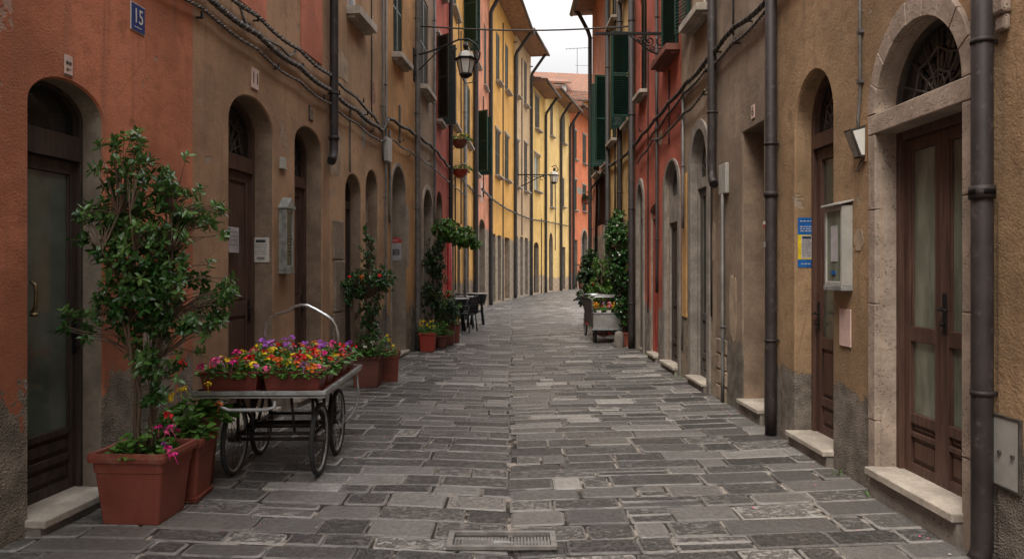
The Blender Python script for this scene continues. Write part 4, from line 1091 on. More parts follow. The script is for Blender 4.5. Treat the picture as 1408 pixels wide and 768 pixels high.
b = MB(); b.tube([(-.62, 0, -.03), (-.5, 0, -.12), (-.3, 0, -.28), (-.1, 0, -.36), (.0, 0, -.36)], .016, 6)
for cx, cz, r, ph, sg in ((-.12, -.13, .10, 0, 1), (-.14, -.30, .07, 2, -1), (-.31, -.12, .085, 3, 1), (-.46, -.08, .05, 1, -1), (-.27, -.24, .05, 4, 1), (-.05, -.22, .05, 5, -1)):
    b.tube([(cx+r*(1-k/22)*cos(ph+sg*k*.5), 0, cz+r*(1-k/22)*sin(ph+sg*k*.5)) for k in range(18)], .012, 5)
b.build('scrollwork', 'iron', t)

# ------------------------------------------------------------------ plants
def leaf(b, p, d, up, L, W, tone, droop=.12, fold=.18):
    d = d.normalized(); s = d.cross(up)
    if s.length < 1e-4: s = d.orthogonal()
    s.normalize(); n = s.cross(d)
    m = p+d*(.5*L)-n*(fold*W*.6); tip = p+d*L-n*(droop*L)
    l1 = p+d*(.28*L)+s*(W*.42); l2 = p+d*(.68*L)+s*(W*.4)-n*(droop*L*.3)
    r1 = p+d*(.28*L)-s*(W*.42); r2 = p+d*(.68*L)-s*(W*.4)-n*(droop*L*.3)
    b.add([p, m, tip, l1, l2, r1, r2], [(0, 1, 3), (1, 2, 4, 3), (0, 5, 1), (1, 5, 6, 2)], 0, False, max(.01, tone))
def rvec(r): 
    while True:
        v = Vector((r.uniform(-1, 1), r.uniform(-1, 1), r.uniform(-1, 1)))
        if .05 < v.length < 1: return v.normalized()
def shrub(root, blobs, stems, ntips, nl, L, W, mat, seed=1, gap=.42, twigs=True, ymax=None, name='foliage', up=.5, stem_r=.016, bark='bark', clipx=None):
    r = random.Random(seed); b = MB(); tw = MB(); tot = sum(k[3]*k[4]*k[5] for k in blobs)
    flat = [Vector(p) for s in stems for p in s]
    for bl in blobs:
        c = Vector(bl[:3]); R_ = Vector(bl[3:6]); cnt = int(ntips*bl[3]*bl[4]*bl[5]/tot+.5)
        i = 0; tries = 0
        while i < cnt and tries < cnt*20:
            tries += 1
            v = rvec(r); rad = r.random()**.38
            q = Vector((v.x*R_.x, v.y*R_.y, v.z*R_.z))*rad*(1+.22*noise.noise(v*2.3+Vector((seed, 0, 0))))
            p = c+q
            if noise.noise(p*3.1+Vector((seed*3.7, 0, 0))) < gap-.62: continue
            if clipx is not None and p.x < clipx: continue
            i += 1; out = (Vector((v.x, v.y, v.z*.6))+Vector((0, 0, .35))+rvec(r)*.35).normalized()
            st = min(flat, key=lambda f: (f-p).length+ (0 if f.z < p.z else .4)) if flat else None
            if twigs and st is not None:
                mid = st.lerp(p, .55)+Vector((0, 0, .04))+rvec(r)*.02
                tw.tube([st, mid, p, p+out*L*.5], [.004, .003, .0022, .0015], 4, cap=False)
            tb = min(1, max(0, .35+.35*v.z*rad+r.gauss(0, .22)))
            for k in range(nl):
                pp = p+out*(L*.9*(k/nl-.4)); a = 2.4*k+r.uniform(-.4, .4)
                e = out.orthogonal().normalized(); e2 = out.cross(e)
                d = (e*cos(a)+e2*sin(a))*(1.0)+out*r.uniform(.1, .9)+Vector((0, 0, r.uniform(-.15, .25)))
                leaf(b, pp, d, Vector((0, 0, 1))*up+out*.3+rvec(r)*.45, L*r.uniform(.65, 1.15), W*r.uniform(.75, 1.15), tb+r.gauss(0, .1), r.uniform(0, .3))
    f = b.build(name, mat, root)
    if tw.v: tw.build('twigs', bark, root)
    for s in stems:
        n = len(s); m = MB(); m.tube(s, [stem_r*(1-.6*k/(n-1)) for k in range(n)], 7); m.build('trunk', bark, root)
    return f
def stems_(n, h, spread, seed, r0=.06, wob=.04, x=0, y=0, z0=.35):
    r = random.Random(seed); out = []
    for i in range(n):
        a = 2*pi*i/n+r.uniform(-.4, .4); px, py = x+r0*cos(a), y+r0*sin(a); s = []
        for k in range(8):
            f = k/7; s.append((px+spread*f**1.5*cos(a)+r.uniform(-wob, wob)*f, py+spread*f**1.5*sin(a)+r.uniform(-wob, wob)*f, z0+(h-z0)*f))
        out.append(s)
    return out
FL = {}
def bloom_mesh(kind, seed, R=.028):
    k = (kind, seed)
    if k in FL: return FL[k]
    r = random.Random(seed*13+5); b = MB()
    for i in range(13):
        v = rvec(r); v.z = abs(v.z)*.9+.1; v.normalize(); c = v*R*r.uniform(.75, 1.05); rr = R*.42
        e = v.orthogonal().normalized(); f = v.cross(e); ph = r.random()*6
        ring = [c+(e*cos(ph+2*pi*j/10)+f*sin(ph+2*pi*j/10))*rr*(1 if j % 2 == 0 else .62)+v*(.25*rr) for j in range(10)]
        b.add([c-v*.001]+ring, [(0, 1+j, 1+(j+1) % 10) for j in range(10)])
    b.tube([(0, 0, -.07), (0, 0, .005)], .0018, 4)
    o = b.build('flower', 'petal_'+kind); FL[k] = o.data; bpy.data.objects.remove(o); return FL[k]
def flower(root, kind, p, s=1.0, r=random):
    o = link('flower', bloom_mesh(kind, r.randint(0, 3)), root); o.location = p; o.scale = (s, s, s*.85)
    o.rotation_euler = (r.uniform(-.5, .5), r.uniform(-.5, .5), r.uniform(0, 6)); return o
def ground_leaves(root, cx, cy, z, rx, ry, rz, n, L, mat, seed, name='leaves'):
    r = random.Random(seed); b = MB()
    for i in range(n):
        a = r.random()*2*pi; q = sqrt(r.random()); hz = r.random()
        p = Vector((cx+rx*q*cos(a), cy+ry*q*sin(a), z+rz*hz*(1.15-q*q)))
        d = Vector((cos(a)*q+r.uniform(-.6, .6), sin(a)*q+r.uniform(-.6, .6), r.uniform(-.25, .45)))
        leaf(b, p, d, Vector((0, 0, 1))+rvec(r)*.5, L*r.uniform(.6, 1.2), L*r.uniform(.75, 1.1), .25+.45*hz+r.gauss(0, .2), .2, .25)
        if r.random() < .3: b.tube([(cx+(p.x-cx)*.6, cy+(p.y-cy)*.6, z-.02), tuple(p)], .0025, 3)
    return b.build(name, mat, root)
def square_pot(root, hw, h, mat, x=0, y=0, saucer=False, ax=1.):
    b = MB(); w0 = hw*.8
    b.sq([(w0, 0), (w0+.003, .012), (hw*.95, h*.72), (hw*.985, h*.725), (hw*1.0, h*.87)], (x, y, 0), ax); b.build('pot', mat, root, .004)
    b = MB(); b.sq([(hw*1.0, h*.86), (hw*1.1, h*.875), (hw*1.12, h*.93), (hw*1.1, h*.99), (hw*1.03, h), (hw*.97, h*.985), (hw*.95, h*.93), (hw*.95, h*.9)], (x, y, 0), ax); b.build('rim', mat, root)
    b = MB(); b.sq([(hw*.94, h*.84), (hw*.93, h*.9)], (x, y, 0), ax); b.build('soil', 'soil', root)
    if saucer: b = MB(); b.sq([(hw*.9, .001), (hw*.96, .035), (hw*.93, .036)], (x, y, 0), ax); b.build('saucer', mat, root)
def round_pot(root, r, h, mat, saucer=False):
    b = MB(); b.lathe([(r*.62, 0), (r*.66, .01), (r*.85, h*.75), (r*.88, h*.8)], n=28); b.build('pot', mat, root)
    b = MB(); b.lathe([(r*.87, h*.79), (r*.98, h*.83), (r, h*.9), (r*.98, h*.98), (r*.93, h), (r*.86, h*.97), (r*.84, h*.88)], n=28); b.build('rim', mat, root)
    b = MB(); b.lathe([(r*.83, h*.8), (r*.82, h*.9)], n=20); b.build('soil', 'soil', root)

# big shrub in the square pot, nearest left
t = thing('potted_shrub', 'tall glossy green shrub in a big square terracotta pot beside the glazed door', 'potted plant', (-2.39, 4.73, -.005), radians(-3))
square_pot(t, .205, .46, 'terracotta', ax=1.1)
st = stems_(5, 1.95, .2, 3, .05, .07)
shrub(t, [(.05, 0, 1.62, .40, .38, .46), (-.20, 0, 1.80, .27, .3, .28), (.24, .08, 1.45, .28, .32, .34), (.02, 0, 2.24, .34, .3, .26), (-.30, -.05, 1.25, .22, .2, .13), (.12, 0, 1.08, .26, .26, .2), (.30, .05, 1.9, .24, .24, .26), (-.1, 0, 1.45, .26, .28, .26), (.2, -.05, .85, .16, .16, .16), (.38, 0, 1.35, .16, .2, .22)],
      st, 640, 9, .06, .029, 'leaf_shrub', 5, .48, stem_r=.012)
ground_leaves(t, .02, -.03, .42, .2, .18, .14, 170, .055, 'leaf_geranium', 2)
for k, x, y, z, s in (('magenta', .26, -.2, .48, 1.1), ('magenta', .29, -.17, .44, 1), ('violet', .24, -.2, .52, .6), ('red', .22, -.1, .67, 1), ('magenta', .25, -.14, .6, 1.1), ('magenta', .16, -.12, .6, .9), ('pink', .2, -.1, .56, .8), ('red', .28, -.05, 1.0, .9)):
    flower(t, k, (x, y, z), s)
t = thing('potted_plant', 'rounded-square terracotta pot of leafy geraniums behind the big shrub pot', 'potted plant', (-2.32, 5.14, -.005), radians(3))
square_pot(t, .165, .44, 'terracotta', saucer=True); ground_leaves(t, -.02, 0, .42, .22, .2, .2, 190, .06, 'leaf_geranium', 4)
for k, x, y, z in (('yellow', -.1, 0, .68), ('yellow', -.06, -.05, .72), ('magenta', .02, -.18, .5), ('red', -.08, -.1, .6)): flower(t, k, (x, y, z), .9)
t = thing('potted_plant', 'round flared terracotta pot with broad leaves and yellow blooms near the cart', 'potted plant', (-2.36, 5.46, -.005))
round_pot(t, .165, .52, 'terracotta_dull'); ground_leaves(t, 0, 0, .49, .24, .22, .16, 170, .075, 'leaf_geranium', 6)
for k, x, y, z in (('yellow', .14, -.15, .76), ('yellow', -.05, -.1, .72), ('yellow', -.1, -.06, .7), ('orange', .2, -.1, .6)): flower(t, k, (x, y, z), 1)

# ------------------------------------------------------------------ flower cart
cart = thing('flower_cart', 'old metal flower cart with four spoked wheels and arched push handle', 'cart', (-1.91, 6.18, -.02), radians(1.5))
TZ = .67
b = MB(); b.box(-.49, .49, -.75, .75, TZ-.012, TZ); b.build('tabletop', 'aluminium_sheet', cart)
b = MB(); b.ring([(-.5, -.76), (.5, -.76), (.5, .76), (-.5, .76)], [(-.47, -.73), (.47, -.73), (.47, .73), (-.47, .73)], 0, .034, 0, True)
o = b.build('table_edge', 'galvanised', cart, .004); o.rotation_euler = (pi/2, 0, 0); o.location = (0, 0, TZ+.008)
b = MB(); hx, hy = .345, .66
pts = [(-hx, hy, TZ), (-hx+.005, hy, TZ+.36), (-hx+.02, hy, TZ+.44), (-hx+.06, hy, TZ+.50), (-hx+.12, hy, TZ+.53), (-.12, hy, TZ+.56), (-.06, hy, TZ+.60), (0, hy, TZ+.615), (.06, hy, TZ+.61), (.13, hy, TZ+.575), (hx-.12, hy, TZ+.52), (hx-.06, hy, TZ+.48), (hx-.02, hy, TZ+.42), (hx, hy, TZ+.34), (hx, hy, TZ)]
b.tube([(x-.055, y, z) for x, y, z in pts], .015, 10); b.build('push_handle', 'steel', cart)
b = MB(); b.tube([(-.26, -.78, TZ-.03), (-.26, -.8, TZ-.07), (-.2, -.8, TZ-.09), (.07, -.8, TZ-.09), (.13, -.8, TZ-.07), (.13, -.78, TZ-.03)], .014, 8); b.build('front_loop', 'galvanised', cart)
b = MB()
def bar(x0, y0, z0, x1, y1, z1, r=.012): b.tube([(x0, y0, z0), (x1, y1, z1)], r, 6)
for x in (-.24, .34):
    bar(x, -.62, TZ-.03, x, .62, TZ-.03, .016); bar(x, -.55, .33, x, .45, .33, .014)
    for y in (-.5, -.12, .3): bar(x, y, TZ-.03, x, y, .29, .013)
    bar(x, -.12, .33, x, -.45, TZ-.04); bar(x, .0, .33, x, .2, TZ-.04)
for y in (-.45, .2): bar(-.29, y, .285, .39, y, .285, .014)
for y in (-.5, -.12, .3): bar(-.24, y, .34, .34, y, .34, .013); bar(-.24, y, TZ-.04, .34, y, TZ-.04, .013)
bar(-.12, -.5, .34, -.14, -.5, TZ-.04, .011); bar(.2, -.5, .34, .17, -.5, TZ-.04, .011); bar(-.24, -.3, .36, .34, -.3, .36, .02)
b.build('frame', 'dark_frame', cart)
b = MB(); b.tube([(.47, .62, TZ-.02), (.485, .62, .5), (.48, .6, .36), (.44, .5, .27), (.4, .42, .24)], .011, 7); b.build('stay', 'galvanised', cart)
def wheel(root, x, y, z, r, spokes=18, tyre=.02, rim='galvanised', axis='x'):
    b = MB(); n = 32
    b.tube([(0, r*cos(2*pi*k/n), r*sin(2*pi*k/n)) for k in range(n)], tyre, 8, closed=True)
    w = b.build('wheel', 'tyre', root); w.location = (x, y, z)
    m = MB(); m.tube([(0, (r-tyre*1.1)*cos(2*pi*k/n), (r-tyre*1.1)*sin(2*pi*k/n)) for k in range(n)], tyre*.55, 6, closed=True); m.build('rim', rim, w)
    m = MB(); m.tube([(-.05, 0, 0), (.05, 0, 0)], .022, 8)
    for k in range(spokes):
        a = 2*pi*k/spokes; s = .03*(-1)**k
        m.tube([(s, .02*cos(a+.5), .02*sin(a+.5)), (0, (r-tyre)*cos(a), (r-tyre)*sin(a))], .0022, 4)
    m.build('spokes', 'iron_grey', w); return w
for x in (-.28, .38):
    for y in (-.45, .2): wheel(cart, x, y, .285, .265)
b = MB()
for k in range(14):
    cx, cy, cz = .44, -.02+.018*k, .33-.07*sin(pi*k/13)
    b.tube([(cx+.008*cos(2*pi*j/8)*(k % 2), cy+.013*cos(2*pi*j/8), cz+.009*sin(2*pi*j/8)) for j in range(8)], .003, 4, closed=True)
b.build('chain', 'steel', cart)
# planters on the cart
names = {(0, 0): 'front left planter box on the cart with pink and yellow blooms', (0, 1): 'front right planter box on the cart with pink and orange blooms',
 (1, 0): 'second row left planter on the cart with yellow and red flowers', (1, 1): 'second row right planter on the cart with red and orange flowers',
 (2, 0): 'middle row left planter on the cart full of yellow flowers', (2, 1): 'middle row right planter on the cart, pink and red by the edge',
 (3, 0): 'fourth row left planter on the cart, purple blooms at the handle', (3, 1): 'fourth row right planter on the cart with pink and violet blooms',
 (4, 0): 'rear left planter under the push handle, lilac and red', (4, 1): 'rear right planter box on the cart with violet spikes'}
pal = {(0, 0): ['magenta', 'magenta', 'pink', 'yellow', 'yellow', 'red', 'red', 'lilac', 'lilac'], (0, 1): ['pink', 'red', 'orange', 'orange', 'pink', 'red', 'lilac', 'yellow'],
 (1, 0): ['yellow', 'red', 'red', 'yellow', 'magenta', 'orange'], (1, 1): ['orange', 'orange', 'red', 'red', 'yellow', 'pink'],
 (2, 0): ['yellow', 'yellow', 'yellow', 'orange', 'red'], (2, 1): ['pink', 'magenta', 'red', 'orange', 'pink'],
 (3, 0): ['yellow', 'orange', 'violet', 'red'], (3, 1): ['pink', 'magenta', 'red', 'violet'],
 (4, 0): ['violet', 'lilac', 'red', 'violet'], (4, 1): ['violet', 'violet', 'magenta', 'orange', 'red']}
rp = random.Random(21)
cs_, sn_ = cos(radians(1.5)), sin(radians(1.5))
for (row, c), lab in names.items():
    lx = -.235+.47*c; ly = -.6+.29*row
    wx, wy = -1.91+lx*cs_-ly*sn_, 6.18+lx*sn_+ly*cs_
    t = thing('planter_box', lab, 'planter', (wx, wy, -.02+TZ+.001), radians(1.5), 'planter boxes on the flower cart')
    b = MB()
    for z, hx_, hy_ in ((0, .2, .1),):
        v0 = [(-.195, -.1, .03), (.195, -.1, .03), (.195, .1, .03), (-.195, .1, .03)]; v1 = [(-.215, -.118, .155), (.215, -.118, .155), (.215, .118, .155), (-.215, .118, .155)]
        b.add(v0+v1, [(3, 2, 1, 0), (0, 1, 5, 4), (1, 2, 6, 5), (2, 3, 7, 6), (3, 0, 4, 7)])
    b.build('box', 'planter_plastic', t, .004)
    b = MB(); b.ring([(-.222, -.125), (.222, -.125), (.222, .125), (-.222, .125)], [(-.2, -.104), (.2, -.104), (.2, .104), (-.2, .104)], 0, .014, 0, True)
    o = b.build('rim', 'planter_plastic', t, .003); o.rotation_euler = (pi/2, 0, 0); o.location = (0, 0, .166)
    b = MB(); b.box(-.222, .222, -.128, .128, 0, .028); b.build('tray', 'planter_plastic', t, .004)
    b = MB(); b.box(-.202, .202, -.105, .105, .13, .142); b.build('soil', 'soil', t)
    ground_leaves(t, 0, 0, .14, .27, .19, .12, 340, .042, 'leaf_geranium', 50+row*2+c)
    p = pal[(row, c)]; n = 11
    for i in range(n):
        k = p[i % len(p)] if i < len(p) or rp.random() < .7 else rp.choice(['yellow', 'orange', 'red', 'pink'])
        x = -.2+.4*((i*.618+.07*row) % 1); y = rp.uniform(-.12, .11); z = .235+rp.uniform(-.04, .03)-.9*abs(x)**2+(.05 if k == 'violet' else 0)
        flower(t, k, (x, y, z), rp.uniform(1.1, 1.65), rp)

# ------------------------------------------------------------------ plants further up the left side
t = thing('potted_shrub', 'climbing camellia with a few red blooms in a square pot behind the cart', 'potted plant', (-1.99, 10.05, -.01))
square_pot(t, .2, .44, 'terracotta_dull')
st = [[(-.02, 0, .4), (.0, .02, .8), (-.03, 0, 1.2), (.0, 0, 1.6), (.02, 0, 2.0), (.0, 0, 2.2)], [(-.12, 0, .4), (-.2, .02, .9), (-.22, 0, 1.3), (-.18, 0, 1.55)]]
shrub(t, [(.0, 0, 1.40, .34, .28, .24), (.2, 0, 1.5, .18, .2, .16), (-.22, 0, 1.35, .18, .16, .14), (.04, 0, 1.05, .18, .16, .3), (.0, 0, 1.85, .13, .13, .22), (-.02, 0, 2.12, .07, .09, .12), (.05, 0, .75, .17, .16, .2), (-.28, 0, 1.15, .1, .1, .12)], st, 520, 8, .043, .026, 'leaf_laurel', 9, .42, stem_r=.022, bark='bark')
ground_leaves(t, .08, -.02, .42, .32, .24, .3, 420, .05, 'leaf_geranium', 8)
for k, x, y, z in (('red', .2, -.2, 1.52), ('orange', -.04, -.25, 1.5), ('red', -.22, -.15, 1.5), ('white', .1, -.2, .62), ('yellow', .32, -.1, .64), ('white', .0, -.2, .55), ('yellow', .36, -.1, .55), ('yellow', .3, -.15, .7)): flower(t, k, (x, y, z), 1.1)
t = thing('empty_pot', 'leaning reddish terracotta pot tucked behind the camellia pot', 'pot', (-1.78, 10.5, -.01), .3)
square_pot(t, .14, .46, 'terracotta')
t = thing('small_pot', 'little grey pot standing on the step behind the flower cart', 'pot', (lw(8.95, .12), 8.95, .0)); round_pot(t, .09, .62, 'galvanised')

t = thing('potted_climber', 'dense climbing plant on the pale arch with a bright green crown', 'potted plant', (lw(15.2, .2), 15.2, -.01))
square_pot(t, .17, .3, 'terracotta_dull')
st = [[(0, 0, .3), (.03, 0, .9), (-.03, 0, 1.5), (.05, 0, 2.1), (.15, 0, 2.5)], [(.08, 0, .3), (.1, 0, 1.0), (.04, 0, 1.7), (.2, .2, 2.4)]]
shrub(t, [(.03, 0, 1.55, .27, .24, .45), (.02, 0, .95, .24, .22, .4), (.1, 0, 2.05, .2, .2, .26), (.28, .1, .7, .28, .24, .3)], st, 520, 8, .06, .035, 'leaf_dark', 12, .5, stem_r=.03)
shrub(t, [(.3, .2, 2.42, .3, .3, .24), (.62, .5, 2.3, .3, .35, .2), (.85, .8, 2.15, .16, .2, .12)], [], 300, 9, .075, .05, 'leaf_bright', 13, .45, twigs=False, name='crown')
flower(t, 'white', (.72, .2, 2.35), 1.4)
t = thing('potted_plant', 'bright red square pot of yellow pansies, first of the far left group', 'potted plant', (-1.66, 14.35, -.01))
square_pot(t, .16, .37, 'pot_red'); ground_leaves(t, 0, 0, .36, .24, .2, .2, 220, .05, 'leaf_geranium', 15)
r15 = random.Random(4)
for i in range(14): flower(t, 'yellow', (r15.uniform(-.2, .2), r15.uniform(-.18, .1), r15.uniform(.45, .6)), .9, r15)
t = thing('potted_plant', 'low dull clay pot with trailing leaves between red and tall pots', 'potted plant', (-1.45, 14.95, -.01))
round_pot(t, .15, .26, 'terracotta_dull'); ground_leaves(t, -.02, 0, .26, .25, .2, .28, 230, .05, 'leaf_geranium', 16)
t = thing('potted_plant', 'tall clay pot of orange and yellow pansies in the far left group', 'potted plant', (-1.37, 15.6, -.01))
square_pot(t, .15, .44, 'terracotta_dull'); ground_leaves(t, 0, 0, .43, .24, .2, .18, 220, .05, 'leaf_geranium', 17)
for i in range(14): flower(t, r15.choice(['orange', 'yellow']), (r15.uniform(-.22, .22), r15.uniform(-.18, .1), r15.uniform(.5, .66)), 1, r15)
t = thing('empty_pot', 'slim orange clay pot at the street edge of the far left group', 'pot', (-1.25, 16.1, -.01), .1); square_pot(t, .1, .45, 'terracotta')
t = thing('potted_shrub', 'bushy green plant beside the cafe tables, yellow-green leaves', 'potted plant', (-1.5, 16.6, -.01))
round_pot(t, .2, .35, 'terracotta_dull'); shrub(t, [(0, 0, .75, .34, .3, .38)], stems_(3, .9, .1, 4), 130, 8, .065, .04, 'leaf_bright', 19, .6)

# hanging flowers
for lab, u, z, m in (('red hanging basket with trailing green and white blooms on the golden house', 621, 4.35, 'pot_red'), ('upper small flower basket with yellow blooms on the golden house', 620, 5.15, 'terracotta_dull')):
    t = on(fF, 'hanging_basket', lab, 'flower basket', u, z, .24)
    b = MB(); b.lathe([(.09, -.2), (.19, -.1), (.23, .0), (.24, .03)], n=16); b.build('basket', m, t)
    b = MB(); b.box(-.012, .012, 0, .24, -.02, 0); b.tube([(0, .24, -.3), (0, .05, -.05)], .01, 5); b.build('bracket', 'iron', t)
    ground_leaves(t, 0, -.05, .0, .34, .3, .22, 200, .07, 'leaf_bright', int(u)+int(z))
    for i in range(5): flower(t, 'white' if 'white' in lab else 'yellow', (r15.uniform(-.3, .3), r15.uniform(-.3, 0), r15.uniform(.1, .25)), 1.2, r15)
t = thing('flower_box', 'small flower box with green leaves on the orange-red house front', 'flower basket', fL.w(fL.s(803), -.3, 7.5), fL.ang)
b = MB(); b.box(-.7, .7, -.2, .25, -.3, 0); b.build('box', 'terracotta_dull', t); ground_leaves(t, 0, 0, 0, .9, .35, .7, 150, .22, 'leaf_dark', 31)

# ------------------------------------------------------------------ cafe tables and chairs
def cafe_table(label, x, y, h, r, rot, feet=4):
    t = thing('cafe_table', label, 'table', (x, y, -.02), rot, 'cafe tables')
    b = MB(); b.lathe([(r*.97, h-.03), (r, h-.02), (r, h-.006), (r*.98, h)], n=24); b.build('tabletop', 'table_top', t)
    b = MB(); b.lathe([(r*.7, h-.3), (r*.9, h-.09), (r*.92, h-.032)], n=20); b.build('apron', 'rattan', t)
    for k in range(feet):
        a = pi/4+2*pi*k/feet; b = MB(); b.tube([(r*.55*cos(a), r*.55*sin(a), h-.06), (r*.62*cos(a), r*.62*sin(a), h*.4), (r*.8*cos(a), r*.8*sin(a), 0)], .034, 6); b.build('leg', 'rattan', t)
    b = MB(); b.tube([(r*.5*cos(2*pi*k/16), r*.5*sin(2*pi*k/16), h*.42) for k in range(16)], .015, 5, closed=True); b.build('stretcher', 'rattan', t)
cafe_table('pale-topped cafe table nearest the shrub', -1.45, 19.2, .86, .33, .2)
cafe_table('pale-topped cafe table in the middle of the terrace', -1.32, 20.6, .86, .3, .5)
cafe_table('outermost cafe table, standing furthest into the street', -1.02, 21.4, .92, .32, .1)
def cafe_chair(label, x, y, rot):
    t = thing('cafe_chair', label, 'chair', (x, y, -.02), rot, 'cafe chairs')
    b = MB(); b.sq([(.2, .44), (.22, .45), (.22, .475), (.2, .48)]); b.build('seat', 'rattan', t)
    for sx in (-1, 1):
        for sy in (-1, 1):
            b = MB(); b.tube([(sx*.19, sy*.18, .45), (sx*.22, sy*.22, 0)], .016, 6); b.build('leg', 'rattan', t)
    b = MB()
    b.tube([(-.2, .19, .46), (-.22, .25, .7), (-.2, .28, .86), (-.08, .3, .93), (.08, .3, .93), (.2, .28, .86), (.22, .25, .7), (.2, .19, .46)], .016, 6)
    for i in range(7): x_ = -.16+i*.053; b.tube([(x_, .2, .47), (x_, .29, .9)], .01, 5)
    b.build('backrest', 'rattan', t)
    for sx in (-1, 1):
        b = MB(); b.tube([(sx*.22, .25, .68), (sx*.25, 0, .68), (sx*.24, -.16, .66), (sx*.21, -.18, .46)], .015, 6); b.build('armrest', 'rattan', t)
cafe_chair('dark cafe chair at the front of the terrace, back to the street', -1.2, 18.9, -2.0)
cafe_chair('dark cafe chair between the middle and outer tables', -1.5, 21.6, 2.4)
cafe_chair('dark cafe chair beside the wall behind the shrub', -1.35, 19.9, .4)

# ------------------------------------------------------------------ cargo tricycle with flowers, right
tr = thing('cargo_tricycle', 'parked red cargo tricycle with a grey metal flower box', 'cargo tricycle', (2.1, 15.75, -.02))
b = MB(); w, dp = .34, .85
b.box(-w, w, 0, .02, .34, .66); b.box(-w, w, dp-.02, dp, .34, .66); b.box(-w, -w+.02, .02, dp-.02, .34, .66); b.box(w-.02, w, .02, dp-.02, .34, .66); b.box(-w+.02, w-.02, .02, dp-.02, .34, .37)
b.build('cargo_box', 'aluminium_sheet', tr, .005)
b = MB(); b.box(-w-.02, w+.02, -.02, dp+.02, .30, .338); b.box(-w-.015, w+.015, -.015, .035, .66, .68); b.build('box_edge', 'galvanised', tr, .004)
b = MB(); b.tube([(-w, .02, .66), (-w-.02, .02, .98), (-w+.06, .02, 1.02), (w-.06, .02, 1.02), (w+.02, .02, .98), (w, .02, .66)], .016, 7)
b.tube([(-w, dp, .66), (-w-.02, dp, .98), (-w+.06, dp, 1.02), (w-.06, dp, 1.02), (w+.02, dp, .98), (w, dp, .66)], .016, 7)
b.tube([(-w-.02, .02, .96), (-w-.02, dp, .98)], .014, 6); b.tube([(w+.02, .02, .96), (w+.02, dp, .98)], .014, 6); b.build('rail', 'galvanised', tr)
b = MB(); b.add([(-w-.005, .03, .35), (-w-.005, dp, .35), (-w-.18, dp+.05, 1.02), (-w-.03, .03, .98), (-w-.02, .03, .35), (-w-.02, dp, .35), (-w-.20, dp+.05, 1.02), (-w-.045, .03, .98)],
                [(0, 1, 2, 3), (7, 6, 5, 4), (0, 3, 7, 4), (3, 2, 6, 7), (2, 1, 5, 6), (1, 0, 4, 5)]); b.build('side_panel', 'iron_grey', tr)
wheel(tr, -w+.07, .3, .2, .18, 12, .03); wheel(tr, w-.07, .3, .2, .18, 12, .03); wheel(tr, -.3, 2.05, .3, .28, 18, .022)
b = MB(); b.tube([(-w+.07, .3, .2), (w-.07, .3, .2)], .02, 6); b.box(-.2, .2, .05, .8, .26, .298); b.build('axle', 'dark_frame', tr)
b = MB(); b.tube([(-.2, dp, .32), (-.28, 1.3, .3), (-.3, 1.6, .32), (-.3, 2.05, .3)], .022, 7); b.tube([(-.3, 1.55, .3), (-.3, 1.75, .85)], .018, 7); b.tube([(-.3, 2.05, .3), (-.3, 1.72, .75)], .014, 6); b.tube([(-.22, dp, .5), (-.3, 1.7, .62)], .022, 7)
b.build('bicycle_frame', 'red_paint', tr)
b = MB(); b.sq([(.07, .86), (.09, .9), (.07, .93)], (-.3, 1.78, 0), 1.2); b.build('saddle', 'iron', tr)
b = MB(); b.tube([(-.62, dp+.25, .93), (-.45, dp+.05, 1.04), (-.1, dp+.0, 1.06), (.1, dp+.05, 1.04), (.2, dp+.25, .95)], .013, 6); b.build('handlebar', 'steel', tr)
b = MB(); b.tube([(-.66, dp+.33, .9), (-.56, dp+.17, .97)], .022, 7); b.build('grip', 'tyre', tr)
b = MB(); b.tube([(-.12, .1, .28), (-.14, .1, .16), (-.1, .1, .12), (-.06, .1, .2), (-.05, .1, .28)], .012, 5); b.build('chain', 'iron', tr)
b = MB(); b.box(.0, .07, .1, .16, .2, .28); b.build('reflector', 'red_paint', tr, .004)
for i, (lab, cols) in enumerate((('left flower tray in the tricycle box, orange and yellow', ['orange', 'orange', 'yellow']), ('middle flower tray in the tricycle box, pink and red', ['pink', 'lilac', 'red', 'yellow']), ('right flower tray in the tricycle box, yellow and red', ['yellow', 'red', 'yellow']))):
    t = thing('flower_tray', lab, 'flower tray', (2.1-.21+.21*i, 15.98, .352), 0, 'flower trays in the tricycle')
    b = MB(); b.box(-.095, .095, -.16, .5, 0, .33); b.build('tray', 'rattan', t, .004); b = MB(); b.box(-.05, .05, -.178, -.172, .30, .36); b.build('price_tag', 'sign_white', t)
    ground_leaves(t, 0, .15, .33, .11, .32, .12, 120, .05, 'leaf_geranium', 60+i)
    for k in range(14): flower(t, r15.choice(cols), (r15.uniform(-.09, .09), r15.uniform(-.16, .4), r15.uniform(.40, .5)), 1.15, r15)

# right-hand greenery
t = thing('potted_climber', 'tall dark climber in an orange clay pot at the wall right of the tricycle', 'potted plant', (2.36, 15.2, -.01))
square_pot(t, .11, .3, 'terracotta')
st = [[(0, 0, .3), (.02, 0, 1.0), (-.04, 0, 1.8), (0, 0, 2.5)], [(.03, .02, .3), (.05, .2, 1.1), (.02, .4, 2.2)]]
shrub(t, [(-.1, .1, 2.15, .30, .45, .58), (-.05, 0, 1.5, .27, .4, .52), (-.02, 0, .95, .2, .3, .4), (-.15, .2, 2.35, .2, .3, .3), (-.1, .4, 2.7, .16, .25, .2), (.02, .0, .5, .12, .16, .2)], st, 1050, 8, .062, .042, 'leaf_laurel', 22, .46, stem_r=.025)
for x, y, z in ((-.2, -.3, 2.5), (-.15, -.3, 1.9), (-.25, -.2, 2.2)): flower(t, 'white', (x, y, z), 1)
t = thing('potted_shrub', 'loose green climber on the straw yellow wall behind the tricycle', 'potted plant', (2.2, 17.6, -.01))
